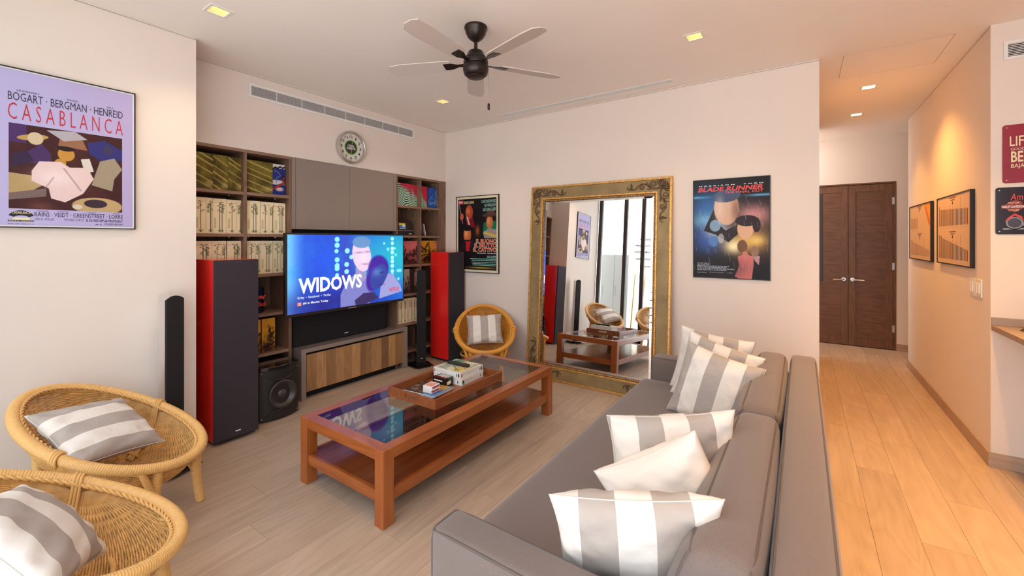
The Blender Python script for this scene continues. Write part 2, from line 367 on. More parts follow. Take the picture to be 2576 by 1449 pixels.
# painted sheets: colour per vertex on a fine grid
class Sheet:
    def __init__(s, nx, ny, bg):
        s.nx, s.ny = nx, ny; s.c = np.zeros((ny+1, nx+1, 3)); s.c[:] = bg
        s.X, s.Y = np.meshgrid(np.linspace(0, 1, nx+1), np.linspace(0, 1, ny+1))      # Y downward
    def mix(s, mask, col):
        mask = np.clip(mask, 0, 1)[..., None]; s.c = s.c*(1-mask)+np.asarray(col, float)*mask
    def soft(s, x, y, rx, ry, col, a=1.0, p=1.0, rot=0.0):
        dx, dy = s.X-x, s.Y-y; cr, sr = math.cos(rot), math.sin(rot)
        d = ((dx*cr+dy*sr)/rx)**2+((-dx*sr+dy*cr)/ry)**2
        s.mix(a*np.exp(-d**p), col)
    def ell(s, x, y, rx, ry, col, a=1.0, rot=0.0, e=0.06):
        dx, dy = s.X-x, s.Y-y; cr, sr = math.cos(rot), math.sin(rot)
        d = np.sqrt(((dx*cr+dy*sr)/rx)**2+((-dx*sr+dy*cr)/ry)**2)
        s.mix(a*np.clip((1-d)/e+0.5, 0, 1), col)
    def rect(s, x0, y0, x1, y1, col, a=1.0): s.mix(a*((s.X >= x0) & (s.X <= x1) & (s.Y >= y0) & (s.Y <= y1)), col)
    def poly(s, pts, col, a=1.0):
        ins = np.zeros(s.X.shape, bool); n = len(pts)
        for i in range(n):
            x0, y0 = pts[i]; x1, y1 = pts[(i+1) % n]
            cr = ((y0 > s.Y) != (y1 > s.Y)) & (s.X < (x1-x0)*(s.Y-y0)/((y1-y0) or 1e-9)+x0)
            ins ^= cr
        s.mix(a*ins, col)
    def line(s, x0, y0, x1, y1, w, col, a=1.0, asp=1.0):
        px, py = s.X-x0, (s.Y-y0)*asp; dx, dy = x1-x0, (y1-y0)*asp
        t = np.clip((px*dx+py*dy)/(dx*dx+dy*dy+1e-12), 0, 1)
        d = np.hypot(px-t*dx, py-t*dy); s.mix(a*np.clip(1.5-d/w, 0, 1), col)
    def grain(s, amp): s.c = np.clip(s.c+rng.normal(0, amp, s.c.shape[:2])[..., None], 0, 255)
    def fbm(s, sx, sy, seed=0):
        r = np.random.default_rng(seed); out = np.zeros(s.X.shape)
        for o in range(4):
            for _ in range(3):
                a = r.uniform(0, 2*PI); k = 2**o
                out += np.sin((s.X*sx*math.cos(a)+s.Y*sy*math.sin(a))*k*2*PI+r.uniform(0, 6.3))/k
        return out/4.0
    def mesh(s, name):
        nx, ny = s.nx, s.ny
        me = bpy.data.meshes.new(name); nv = (nx+1)*(ny+1)
        return me
def sheet_obj(sh, pl, m, parent, name='printed_sheet', lift=0.0004, u0=0, v0=0, u1=1, v1=1, mesh=None, mult=1.0):
    nx, ny = sh.nx, sh.ny
    X = u0+(u1-u0)*sh.X; Y = v1-(v1-v0)*sh.Y
    O, U, V, Nn = (np.array(q) for q in (pl.O, pl.U, pl.V, pl.N))
    P = O+X[..., None]*pl.w*U+Y[..., None]*pl.h*V+Nn*lift
    P = P.reshape(-1, 3)
    r = root_of(parent) if parent else None
    if r in ORG:
        A = np.array(ORG[r].inverted()); P = P@A[:3, :3].T+A[:3, 3]
    i = np.arange(ny)[:, None]*(nx+1)+np.arange(nx)[None, :]
    F = np.stack([i+nx+1, i+nx+2, i+1, i], -1).reshape(-1, 4)
    me = bpy.data.meshes.new(name); me.vertices.add(len(P)); me.vertices.foreach_set('co', P.ravel())
    me.loops.add(F.size); me.loops.foreach_set('vertex_index', F.ravel().astype(np.int32))
    me.polygons.add(len(F)); me.polygons.foreach_set('loop_start', np.arange(0, F.size, 4, dtype=np.int32))
    me.update(calc_edges=True)
    ca = me.color_attributes.new('Col', 'FLOAT_COLOR', 'POINT')
    C4 = np.ones((len(P), 4)); C4[:, :3] = lin(np.clip(sh.c, 0, 255)).reshape(-1, 3)*mult; ca.data.foreach_set('color', C4.ravel())
    me.materials.append(m)
    o = bpy.data.objects.new(name, me); COL.objects.link(o); o.parent = parent
    return o

# ================================================================== THE SETTING
XB, YA, YE, XE, H, XG, YR = 3.964, 3.76, 3.41, 1.15, 2.824, -0.16, -3.0
XF, YC, XC, YF, XD = 3.964, -0.994, 6.51, -0.107, 7.38      # corridor: right wall plane, its far end, left wall plane, end wall
# floor: a base slab with separate planks on it
floor = struct('floor', B(XG, XD+0.2, YR-0.1, YA+0.46, -0.12, -0.008), M['subfloor'], 'light oak plank floor of the living room and corridor')
PW, PL_ = 0.1855, 1.22
full = B(-PL_/2+0.0006, PL_/2-0.0006, -PW/2+0.0006, PW/2-0.0006, -0.010, 0.0).mesh('plank'); full.materials.append(M['floor'])
y0 = -0.286-PW*15; r_ = 0
while y0 < YA+0.34:
    ya, yb = max(y0, YR), min(y0+PW, YA+0.34)
    x0 = XG-((r_*0.43) % 1.0)*PL_
    while x0 < XD:
        xa, xb = max(x0, XG), min(x0+PL_, XD)
        inside_block = (xa > XB+0.02 and xb < XC-0.02 and (yb < YC-0.01 or ya > YF+0.01))
        hidden = ya > YE and xb < XE
        if xb-xa > 0.03 and yb-ya > 0.01 and not inside_block and not hidden and not (yb < -2.3):
            if xb-xa > PL_-1e-4 and yb-ya > PW-1e-4:
                o = bpy.data.objects.new('plank', full); COL.objects.link(o); o.parent = floor; o.location = ((xa+xb)/2, (ya+yb)/2, 0)
            else:
                w_, h_ = (xb-xa)/2-0.0006, (yb-ya)/2-0.0006
                o = B(-w_, w_, -h_, h_, -0.010, 0.0).build('plank', M['floor'], floor, world=False); o.location = ((xa+xb)/2, (ya+yb)/2, 0)
        x0 += PL_
    y0 += PW; r_ += 1
# walls
struct('wall_left', B(XG, XE, YE, YA+0.46, -0.02, H+0.1), M['wall'], 'warm white wall behind the rattan chairs')
wb = MB().box(XE, XB, YA, YA+0.46, 2.19, H+0.1).box(XE, XB, YA+0.36, YA+0.46, -0.02, 2.19)
struct('wall_back', wb, M['wall'], 'warm white wall above the shelving with long vent')
struct('wall_far', B(XB, XC, YF, YA+0.46, 0, H+0.1), M['wall'], 'pale wall with mirror and posters')
struct('wall_right', B(XF, XC, YR, YC, 0, H+0.1), M['wall'], 'warm lit corridor wall with two framed prints')
struct('wall_corridor_end', MB().box(XD, XD+0.15, YR, -1.012, 0, H+0.1).box(XD, XD+0.15, -0.032, 2.4, 0, H+0.1).box(XD, XD+0.15, -1.012, -0.032, 2.216, H+0.1)
       .box(XD+0.1, XD+0.15, -1.012, -0.032, 0, 2.216), M['wall'], 'wall at the end of the corridor around the double door')
struct('wall_kitchen_side', B(XG, XF, YR-0.12, YR, 0, H+0.1), M['wall'])
struct('wall_corridor_cross', B(XC, XD+0.15, YR-0.12, YR, 0, H+0.1), M['wall'])
struct('wall_patio_side', B(XG-0.12, XG, YR, -2.0, 0, H+0.1), M['wall'])
# ceiling with openings for downlights, slot diffuser
DL = [(1.088, 2.892), (3.05, 0.6), (3.062, 2.941), (4.947, -0.492), (5.954, -0.489), (1.09, 0.6), (2.35, -1.05), (1.1, -1.05), (3.2, -0.80)]
hs = 0.045
holes = [(x-hs, x+hs, y-hs, y+hs) for x, y in DL]
SLOT = (3.755, 3.812, 0.93, 2.72); holes.append(SLOT)
SKY = (6.56, 7.34, 0.0, 2.20); holes.append(SKY)  # unseen roof opening, added to bring daylight to the corridor end
xs = sorted({XG-0.12, XD+0.15}|{v for h in holes for v in h[:2]}); ys = sorted({YR-0.12, YA+0.46}|{v for h in holes for v in h[2:]})
cm = MB()
for i in range(len(xs)-1):
    for j in range(len(ys)-1):
        cx, cy = (xs[i]+xs[i+1])/2, (ys[j]+ys[j+1])/2
        if any(h[0] < cx < h[1] and h[2] < cy < h[3] for h in holes): continue
        cm.add([(xs[i], ys[j], H), (xs[i], ys[j+1], H), (xs[i+1], ys[j+1], H), (xs[i+1], ys[j], H)], [(0, 1, 2, 3)])
for a, b, c, d in ((XG-0.12, SKY[0], YR-0.12, YA+0.46), (SKY[1], XD+0.15, YR-0.12, YA+0.46), (SKY[0], SKY[1], YR-0.12, SKY[2]), (SKY[0], SKY[1], SKY[3], YA+0.46)): cm.box(a, b, c, d, H+0.1, H+0.2)
cm.box(SKY[0]-0.02, SKY[1]+0.02, SKY[2]-0.02, SKY[2], H+0.001, H+0.1).box(SKY[0]-0.02, SKY[1]+0.02, SKY[3], SKY[3]+0.02, H+0.001, H+0.1).box(SKY[0]-0.02, SKY[0], SKY[2], SKY[3], H+0.001, H+0.1).box(SKY[1], SKY[1]+0.02, SKY[2], SKY[3], H+0.001, H+0.1)
struct('ceiling', cm, M['ceiling'], 'smooth warm white ceiling')
# baseboards
bh = 0.09
struct('baseboard_far', B(XB-0.012, XB, YF, YA, 0, bh), M['base'], 'wood baseboard under the mirror wall', bevel=0.002)
struct('baseboard_corridor', B(XF, XC, YC, YC+0.012, 0, bh), M['basex'], 'wood baseboard along the corridor wall', bevel=0.002)
struct('baseboard_right', B(XF-0.012, XF, YR, YC+0.012, 0, bh), M['base'], 'wood baseboard under the counter', bevel=0.002)
struct('baseboard_end', MB().box(XD-0.012, XD, YR, -1.012, 0, bh).box(XD-0.012, XD, -0.032, 2.4, 0, bh), M['base'], 'wood baseboard beside the double door', bevel=0.002)
# thin darker joint line between walls and ceiling
struct('trim_1', MB().box(XE, XB, YA-0.002, YA, H-0.012, H-0.008).box(XB-0.002, XB, YF, YA, H-0.012, H-0.008).box(XG, XE, YE-0.002, YE, H-0.012, H-0.008)
       .box(XF, XC, YC, YC+0.002, H-0.012, H-0.008), mat('wall_top_joint', (0.42, 0.36, 0.32, 1), 0.8), 'thin joint line along the top of the walls')
# ceiling access hatch: a faint groove
g = MB(); hx0, hx1, hy0, hy1 = 3.99, 4.55, -0.845, -0.255
for a in ((hx0, hx1, hy0, hy0+0.004), (hx0, hx1, hy1-0.004, hy1), (hx0, hx0+0.004, hy0, hy1), (hx1-0.004, hx1, hy0, hy1)): g.box(a[0], a[1], a[2], a[3], H-0.0015, H+0.002)
tag(g.build('ceiling_hatch', mat('hatch_joint', (0.60, 0.50, 0.42, 1), 0.8)), 'flush access hatch outlined in the corridor ceiling', 'hatch')
# ------------------------------------------------------------------ double door at the corridor end
door = struct('door_1', MB().box(XD-0.004, XD+0.10, -1.012, -0.985, 0, 2.216).box(XD-0.004, XD+0.10, -0.059, -0.032, 0, 2.216).box(XD-0.004, XD+0.10, -0.985, -0.059, 2.196, 2.216),
              M['door'], 'dark brown wooden double door', bevel=0.002)
for k, (ya, yb) in enumerate(((-0.983, -0.524), (-0.518, -0.061))):
    st = 0.075
    leaf = MB().box(XD+0.012, XD+0.05, ya, ya+st, 0.006, 2.192).box(XD+0.012, XD+0.05, yb-st, yb, 0.006, 2.192) \
        .box(XD+0.012, XD+0.05, ya+st, yb-st, 0.006, 0.11).box(XD+0.012, XD+0.05, ya+st, yb-st, 2.10, 2.192).build('door_leaf', M['door'], door, bevel=0.0015)
    B(XD+0.024, XD+0.045, ya+st, yb-st, 0.11, 2.10).build('door_panel', M['doory'], leaf)
    yh = yb-0.045 if k == 0 else ya+0.045; sg = -1 if k == 0 else 1
    h = MB().lathe([(0.026, 0), (0.026, -0.008), (0.022, -0.012)], (XD+0.012, yh, 0.905), 24, 'X')
    h.tube([(XD+0.004, yh, 0.905), (XD-0.035, yh, 0.905), (XD-0.045, yh+sg*0.012, 0.905), (XD-0.046, yh+sg*0.12, 0.902)], [0.009, 0.009, 0.010, 0.009], 10)
    h.build('door_handle', M['steel'], leaf, smooth='auto')
    if k == 0:
        for z in (0.28, 1.10, 1.96): B(XD-0.006, XD+0.012, ya-0.012, ya+0.012, z-0.045, z+0.045).build('hinge', M['steel'], leaf)
# dark edge of a wall screen in the corridor
t = thing('wall_screen', 'dark slim screen on the corridor wall seen edge-on beside the door', 'screen', (5.5, YF, 1.05))
B(5.15, 5.85, YF-0.062, YF-0.020, 1.04, 1.905).build('screen_case', mat('navy_case', (0.02, 0.024, 0.04, 1), 0.4), t, bevel=0.004)
B(5.35, 5.65, YF-0.020, YF, 1.3, 1.6).build('wall_bracket', M['blackmat'], t)
# ------------------------------------------------------------------ bar counter on the right
t = thing('bar_counter', 'taupe counter shelf running out from the wall below the tin signs', 'counter', (XF, YC, 0.87))
B(2.95, XF-0.003, -2.6, YC-0.002, 0.872, 0.905).build('counter_top', wood('counter_wood', (0.40, 0.29, 0.22, 1), (0.30, 0.21, 0.155, 1), 'Y', 3, 12, 0.4), t, bevel=0.002)
B(XF-0.018, XF-0.003, -2.6, YC-0.002, 0.905, 0.955).build('backsplash', mat('taupe_strip', (0.36, 0.28, 0.24, 1), 0.45), t, bevel=0.0015)
B(3.02, 3.07, -2.6, -2.5, 0, 0.872).build('support_leg', M['taupe'], t)
B(3.02, XF-0.003, -2.58, -2.53, 0, 0.872).build('end_panel', M['taupe'], t)
t = thing('tablet_stand', 'black slanted device standing on the counter at the right edge', 'device', (3.75, -1.12, 0.905))
mb = MB().add([(3.66, -1.10, 0.906), (3.80, -1.07, 0.906), (3.80, -1.20, 1.02), (3.66, -1.23, 1.02), (3.665, -1.112, 0.906), (3.805, -1.082, 0.906), (3.805, -1.212, 1.012), (3.665, -1.242, 1.012)],
              [(0, 1, 2, 3), (7, 6, 5, 4), (0, 4, 5, 1), (1, 5, 6, 2), (2, 6, 7, 3), (3, 7, 4, 0)])
mb.build('display_panel', M['blackmat'], t, fix=True)
MB().prism([(3.67, -1.13), (3.80, -1.10), (3.80, -1.22), (3.67, -1.25)], 0.905, 0.915).build('foot_plate', M['blackmat'], t)
# ------------------------------------------------------------------ downlights
for k, (x, y) in enumerate(DL):
    lab = ['square recessed downlight in the ceiling near the left wall', 'square recessed downlight in the ceiling in front of the mirror', 'square recessed downlight in the ceiling by the far corner beside the fan',
           'bright square downlight in the corridor, nearer of two', 'bright square downlight in the corridor, nearer the double door', 'square recessed downlight overhead, out of view', 'square downlight above the walkway, out of view',
           'square downlight above the walkway near the patio, out of view', 'square downlight above the corridor mouth, out of view'][k]
    t = thing('downlight', lab, 'light', (x, y, H), 0, 'recessed ceiling downlights')
    e = hs+0.016
    MB().box(x-e, x+e, y-e, y-hs, H-0.003, H+0.001).box(x-e, x+e, y+hs, y+e, H-0.003, H+0.001).box(x-e, x-hs, y-hs, y+hs, H-0.003, H+0.001).box(x+hs, x+e, y-hs, y+hs, H-0.003, H+0.001).build('trim_ring', M['white'], t)
    MB().add([(x-hs, y-hs, H), (x+hs, y-hs, H), (x+hs, y+hs, H), (x-hs, y+hs, H), (x-hs*.8, y-hs*.8, H+0.07), (x+hs*.8, y-hs*.8, H+0.07), (x+hs*.8, y+hs*.8, H+0.07), (x-hs*.8, y+hs*.8, H+0.07)],
             [(0, 1, 5, 4), (1, 2, 6, 5), (2, 3, 7, 6), (3, 0, 4, 7), (4, 5, 6, 7)]).build('reflector', mat('lamp_reflector', (0.80, 0.62, 0.36, 1), 0.35, emit=(1.0, 0.66, 0.30, 1), estr=(3.0 if k in (3, 4) else 0.18)) if k in (0, 3) else bpy.data.materials['lamp_reflector' if k < 3 or k > 4 else 'lamp_reflector.001'], t)
    MB().lathe([(0.020, 0), (0.022, -0.004), (0.018, -0.008), (0.0001, -0.009)], (x, y, H+0.062), 16).build('bulb', mat('lamp_bulb', (1, 0.9, 0.7, 1), 0.4, emit=(1.0, 0.80, 0.50, 1), estr=9.0) if k == 0 else bpy.data.materials['lamp_bulb'], t)
    ld = bpy.data.lights.new('downlight_beam', 'SPOT'); lo = bpy.data.objects.new('downlight_beam', ld); COL.objects.link(lo); lo.parent = t
    lo.location = (0, 0, -0.006); ld.spot_size = math.radians({3: 120, 4: 95, 6: 84, 7: 84, 8: 84}.get(k, 125)); ld.spot_blend = 1.0; ld.shadow_soft_size = 0.03
    ld.color = (1.0, 0.47, 0.07) if k in (6, 7, 8) else (1.0, 0.48, 0.11) if k in (3, 4) else (1.0, 0.74, 0.48)
    ld.energy = {3: 105, 4: 75, 5: 8, 6: 250, 7: 220, 8: 170}.get(k, 26)
# slot diffuser in the ceiling
t = thing('slot_diffuser', 'long narrow white air slot in the ceiling above the mirror', 'air vent', (SLOT[0], SLOT[2], H))
sx0, sx1, sy0, sy1 = SLOT
MB().box(sx0-0.012, sx1+0.012, sy0-0.012, sy0, H-0.004, H+0.001).box(sx0-0.012, sx1+0.012, sy1, sy1+0.012, H-0.004, H+0.001).box(sx0-0.012, sx0, sy0, sy1, H-0.004, H+0.001).box(sx1, sx1+0.012, sy0, sy1, H-0.004, H+0.001).build('vent_frame', M['white'], t)
B(sx0, sx1, sy0, sy1, H+0.02, H+0.05).build('duct', mat('pale_duct', (0.55, 0.54, 0.54, 1), 0.6), t)
for k in range(3): B(sx0+0.010+k*0.016, sx0+0.016+k*0.016, sy0, sy1, H-0.001, H+0.015).build('slat', M['white'], t)
# vents in the walls
def vent(name, label, pl, nslat, nmul):
    t = thing(name, label, 'air vent', pl.O)
    fr = MB(); fw = 0.018
    def bx(u0, u1, v0, v1, d0, d1):
        m_ = MB(); c = [pl.at(u, v, d) for d in (d0, d1) for u, v in ((u0, v0), (u1, v0), (u1, v1), (u0, v1))]
        return m_.add(c, [(0, 3, 2, 1), (4, 5, 6, 7), (0, 1, 5, 4), (1, 2, 6, 5), (2, 3, 7, 6), (3, 0, 4, 7)])
    for a in ((0, pl.w, 0, fw), (0, pl.w, pl.h-fw, pl.h), (0, fw, fw, pl.h-fw), (pl.w-fw, pl.w, fw, pl.h-fw)):
        q = bx(*a, 0.0, 0.010); fr.add(q.v, q.f)
    fr.build('vent_frame', M['white'], t)
    bx(fw, pl.w-fw, fw, pl.h-fw, 0.0005, 0.0015).build('dark_duct', M['dark'], t)
    hh = (pl.h-2*fw)/nslat
    for i in range(nslat): bx(fw, pl.w-fw, fw+hh*(i+0.48), fw+hh*(i+0.86), 0.003, 0.007).build('slat', M['white'], t)
    for i in range(1, nmul): bx(pl.w*i/nmul-0.0025, pl.w*i/nmul+0.0025, fw, pl.h-fw, 0.0025, 0.0078).build('divider', M['white'], t)
vent('wall_vent', 'long white louvred air vent high on the wall above the clock', Plane((1.633, YA, 2.630), (1, 0, 0), (0, 0, 1), 1.79, 0.114), 9, 8)
vent('return_vent', 'white louvred air vent high on the wall above the red sign', Plane((XF, -1.049, 2.583), (0, -1, 0), (0, 0, 1), 0.50, 0.116), 8, 5)
# ------------------------------------------------------------------ patio side: glazed door, patio, things outside
win = struct('window_1', MB().box(XG-0.07, XG-0.005, 2.46, YE, H-0.05, H).box(XG-0.07, XG-0.005, 2.46, YE, 0, 0.05), M['mullion'], 'dark framed glass patio door beside the rattan chairs')
for y in (YE-0.04, 2.85, 2.50): B(XG-0.07, XG-0.005, y-0.035, y+0.035, 0, H).build('mullion', M['mullion'], win, bevel=0.003)
for ya, yb in ((2.885, YE-0.075), (2.535, 2.815)): 
    pn = B(XG-0.042, XG-0.034, ya, yb, 0.05, H).build('pane', M['winglass'], win); pn.data.materials.append(M['glassedge'])
    for p_ in pn.data.polygons: p_.material_index = 0 if p_.normal.x > 0.5 else 1
struct('patio_floor', B(-5.2, XG, -6, 5.2, -0.12, -0.012), M['patio'], 'pale paved patio beyond the glass door')
struct('patio_wall', MB().box(-5.2, XG-0.12, 4.6, 4.75, 0, 4.2).box(-5.35, -5.2, 1.2, 4.75, 0, 4.2), M['plaster'], 'bright white patio wall')
t = thing('locker', 'tall white metal locker on the patio, seen in the mirror', 'cabinet', (-1.45, 3.45, 0))
B(-1.75, -1.27, 3.14, 3.76, 0, 1.75).build('cabinet_body', M['locker'], t, bevel=0.005)
for a, b in ((3.15, 3.447), (3.453, 3.75)):
    d = B(-1.27, -1.255, a, b, 0.04, 1.73).build('cabinet_door', M['locker'], t, bevel=0.002)
    B(-1.255, -1.24, b-0.035, b-0.02, 0.85, 1.05).build('handle', M['steel'], d)
t = thing('statue', 'small robed stone figure standing on the white locker', 'statue', (-1.5, 3.42, 1.75))
MB().lathe([(0.085, 0), (0.09, 0.02), (0.075, 0.06), (0.082, 0.15), (0.095, 0.27), (0.088, 0.36), (0.05, 0.41), (0.03, 0.43), (0.028, 0.45)], (-1.5, 3.42, 1.75), 20).ball((-1.5, 3.42, 2.25), 0.05, 14, 10, (1, .9, 1.2)) \
    .tube([(-1.5, 3.50, 2.12), (-1.45, 3.53, 2.03), (-1.42, 3.46, 1.97)], [0.03, 0.028, 0.022], 8).tube([(-1.5, 3.34, 2.12), (-1.45, 3.31, 2.03), (-1.42, 3.38, 1.97)], [0.03, 0.028, 0.022], 8).build('figure', M['statue'], t, smooth='auto')
for k, (y, dx) in enumerate(((3.06, 0.0), (2.84, 0.05))):
    t = thing('broom', 'yellow broom pole leaning beside the locker, '+('nearer the locker' if k == 0 else 'farther from the locker'), 'broom', (-1.2, y, 0), 0, 'brooms outside')
    MB().tube([(-1.15+dx, y-0.06, 0.12), (-1.45, y-0.02, 1.35)], 0.012, 8).build('pole', M['bamboo'], t, smooth=True)
    B(-1.20+dx, -1.12+dx, y-0.16, y+0.02, 0.0, 0.13).build('brush', M['statue'], t, bevel=0.01)
t = thing('spiral_stair', 'dark steel spiral stair outside the glass door', 'staircase', (-3.4, 2.75, 0))
MB().lathe([(0.06, 0), (0.06, 3.6)], (-3.4, 2.75, 0), 16).build('centre_post', M['stair'], t)
for k in range(15):
    a = math.radians(200+k*24); a2 = a+math.radians(26); z = 0.2+k*0.2
    MB().prism([(-3.4+0.05*math.cos(a), 2.75+0.05*math.sin(a)), (-3.4+0.95*math.cos(a), 2.75+0.95*math.sin(a)), (-3.4+0.95*math.cos(a2), 2.75+0.95*math.sin(a2)), (-3.4+0.05*math.cos(a2), 2.75+0.05*math.sin(a2))], z-0.035, z).build('tread', M['stair'], t, fix=True)
MB().tube([(-3.4+0.93*math.cos(math.radians(205+k*6)), 2.75+0.93*math.sin(math.radians(205+k*6)), 1.1+k*0.05) for k in range(60)], 0.02, 8).build('handrail', M['white'], t, smooth=True)

# ================================================================== SHELVING AND MEDIA WALL
ZS = [2.190, 1.842, 1.499, 1.160, 0.822, 0.484]        # tops of the boards
TB = 0.025; YF0, YB0 = YA-0.004, YA+0.335
def shelf_unit(label, xs, x_fill, zlow, open_cols=()):
    t = thing('shelf_unit', label, 'shelving', (xs[0], YF0, 0))
    for k, x in enumerate(xs):
        B(x-TB/2, x+TB/2, YF0, YB0, 0, 2.188).build('side_panel' if k in (0, len(xs)-1) else 'divider', M['walnut'], t, bevel=0.001)
    B(xs[0]-TB/2, xs[-1]+TB/2, YF0-0.001, YB0, 2.165, 2.189).build('top_board', M['walnutx'], t, bevel=0.001)
    for c in range(len(xs)-1):
        a, b = xs[c]+TB/2, xs[c+1]-TB/2
        for z in ZS[1:]+[zlow]:
            if z is zlow and c in open_cols: continue
            s_ = B(a, b, YF0, YB0, z-TB, z).build('shelf_board', M['walnutx'], t, bevel=0.001)
            for xx in (a+0.06, b-0.06):
                MB().lathe([(0.006, 0), (0.006, -0.008), (0.003, -0.010)], (xx, YF0+0.12, z-TB), 10).build('shelf_peg', M['steel'], s_)
    B(xs[0], xs[-1], YB0, YB0+0.012, 0, 2.188).build('back_panel', M['walnut'], t)
    if x_fill: B(xs[-1]+TB/2+0.001, x_fill, YF0, YF0+0.02, 0, 2.189).build('filler_panel', M['walnut'], t)
    return t
shelf_unit('walnut shelving with cream and gold boxes left of the television', [1.165, 1.607, 1.975], None, 0.10, (1,))
shelf_unit('walnut shelving right of the television beside the corner', [3.174, 3.533, 3.860], 3.962, 0.165)
# grey upper cabinet
t = thing('wall_cabinet', 'taupe two door cabinet on the wall above the television', 'cabinet', (1.99, YF0, 1.54))
B(1.989, 3.160, YF0+0.02, YB0, 1.545, 2.188).build('cabinet_body', M['taupe'], t)
B(1.989, 2.022, YF0-0.002, YF0+0.018, 1.545, 2.188).build('filler_panel', M['taupe'], t, bevel=0.001)
B(3.124, 3.160, YF0-0.002, YF0+0.018, 1.545, 2.188).build('filler_panel', M['taupe'], t, bevel=0.001)
B(2.025, 2.568, YF0-0.004, YF0+0.018, 1.545, 2.187).build('cabinet_door', M['taupe'], t, bevel=0.0015)
B(2.571, 3.121, YF0-0.004, YF0+0.018, 1.545, 2.187).build('cabinet_door', M['taupe'], t, bevel=0.0015)
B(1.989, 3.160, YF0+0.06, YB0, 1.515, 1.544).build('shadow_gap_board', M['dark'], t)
# back panel behind the television
tag(B(1.990, 3.160, YB0-0.01, YB0+0.01, 0.0, 1.514).build('media_back_panel', M['walnut']), 'dark walnut back panel behind the television and black loudspeaker', 'panel')
# centre loudspeaker
t = thing('centre_speaker', 'wide black cloth loudspeaker lying on the console under the television', 'speaker', (2.56, 3.86, 0.463))
B(2.02, 3.085, 3.825, 4.05, 0.464, 0.845).build('speaker_case', M['blackmat'], t, bevel=0.004)
B(2.025, 3.080, 3.815, 3.825, 0.470, 0.840).build('speaker_grille', M['black'], t, bevel=0.003)
patch(Plane((2.02, 3.815, 0.464), (1, 0, 0), (0, 0, 1), 1.06, 0.38), 0.505, 0.10, 0.545, 0.122, M['ik_white'], t, 0.001, 'maker_badge')
# console
t = thing('media_console', 'taupe media console with striped wood front under the television', 'console', (2.65, 3.85, 0))
MB().prism([(2.040, 3.690), (3.272, 3.690), (3.272, 3.752), (3.158, 3.752), (3.158, 4.06), (2.040, 4.06)], 0.425, 0.462).build('console_top', M['taupe'], t, bevel=0.0015)
B(2.040, 2.086, 3.690, 4.06, 0, 0.4245).build('side_panel', M['taupe'], t, bevel=0.0015)
B(3.226, 3.272, 3.690, 3.752, 0, 0.4245).build('side_panel', M['taupe'], t, bevel=0.0015)
B(2.087, 3.160, 3.765, 4.04, 0.0, 0.42).build('inner_carcass', M['dark'], t)
fr = B(2.087, 3.225, 3.715, 3.735, 0.07, 0.402).build('drop_front', M['dark'], t)
cuts = [772, 797, 821, 845, 866, 886, 907, 921, 935, 960, 978, 995, 1013, 1018]
tones = [(.36, .20, .10), (.46, .275, .145), (.30, .17, .09), (.43, .25, .125), (.38, .22, .11), (.50, .30, .15), (.27, .15, .085), (.33, .19, .10), (.45, .27, .14), (.23, .135, .08), (.49, .29, .145), (.33, .185, .095), (.42, .25, .12)]
for k in range(13):
    a, b = onY(cuts[k], 900, 3.70).x, onY(cuts[k+1], 900, 3.70).x
    tn = (tones[k][0]*1.25, tones[k][1]*1.15, tones[k][2]*0.98); c0 = tn+(1,); c1 = tuple(v*0.66 for v in tn)+(1,)
    B(max(a, 2.0875), min(b, 3.2245)-0.0005, 3.702, 3.715, 0.068, 0.404).build('stave', wood('stave_wood', c0, c1, 'Z', 5, 16, 0.4, ring=7), fr)
# television
t = thing('television', 'large flat television showing a blue film title page', 'television', (2.49, 3.6, 0.78))
TX0, TX1, TY, TZ0, TZ1 = 1.846, 3.126, 3.585, 0.785, 1.508
B(TX0, TX1, TY, TY+0.045, TZ0, TZ1).build('television_case', M['blackmat'], t, bevel=0.004)
MB().box(2.3, 2.68, TY+0.045, TY+0.065, 1.0, 1.3).box(2.44, 2.54, TY+0.065, YB0-0.012, 1.1, 1.2).build('wall_mount', M['blackmat'], t)
MB().box(2.44, 2.53, TY-0.004, TY, TZ0+0.006, TZ0+0.014).build('logo_plate', M['steel'], t)
scr = Plane((TX0+0.014, TY-0.0005, TZ0+0.026), (1, 0, 0), (0, 0, 1), TX1-TX0-0.028, TZ1-TZ0-0.040)
S = Sheet(345, 198, (22, 66, 205))
S.mix(np.clip(0.9-S.X*4.2, 0, 1), (120, 205, 245)); S.mix(np.clip(1-np.abs(S.X-0.13)/0.10, 0, 1)*0.6, (10, 60, 205))
S.soft(0.75, 0.3, 0.35, 0.45, (20, 175, 205), 0.8); S.soft(0.95, 0.35, 0.16, 0.5, (25, 190, 195), 0.8)
S.soft(0.44, 0.45, 0.10, 0.5, (70, 45, 165), 0.75); S.soft(0.3, 0.35, 0.14, 0.25, (25, 85, 225), 0.8); S.soft(0.3, 0.95, 0.45, 0.22, (28, 30, 125), 0.85)
S.mix(np.clip(S.fbm(4, 3, 3), 0, 1)*0.25, (15, 140, 220))
for x, y, r in ((.37, .06, .020), (.37, .14, .021), (.365, .22, .017), (.37, .34, .020), (.37, .42, .020), (.37, .46, .020), (.37, .55, .016), (.455, .22, .021), (.49, .31, .018), (.45, .41, .020), (.45, .51, .020), (.885, .05, .016), (.885, .12, .016), (.885, .2, .017), (.885, .26, .018), (.885, .34, .016), (.885, .40, .018), (.885, .47, .018), (.885, .55, .017), (.885, .6, .015), (.84, .21, .015), (.91, .2, .012), (.92, .3, .013), (.8, .12, .012), (.945, .55, .015), (.97, .55, .015), (.80, .45, .012), (.95, .68, .014)):
    S.ell(x, y, r, r*1.75, (150, 245, 240) if x < 0.5 else (190, 255, 250), 0.92 if r > 0.0155 else 0.6, e=0.25)
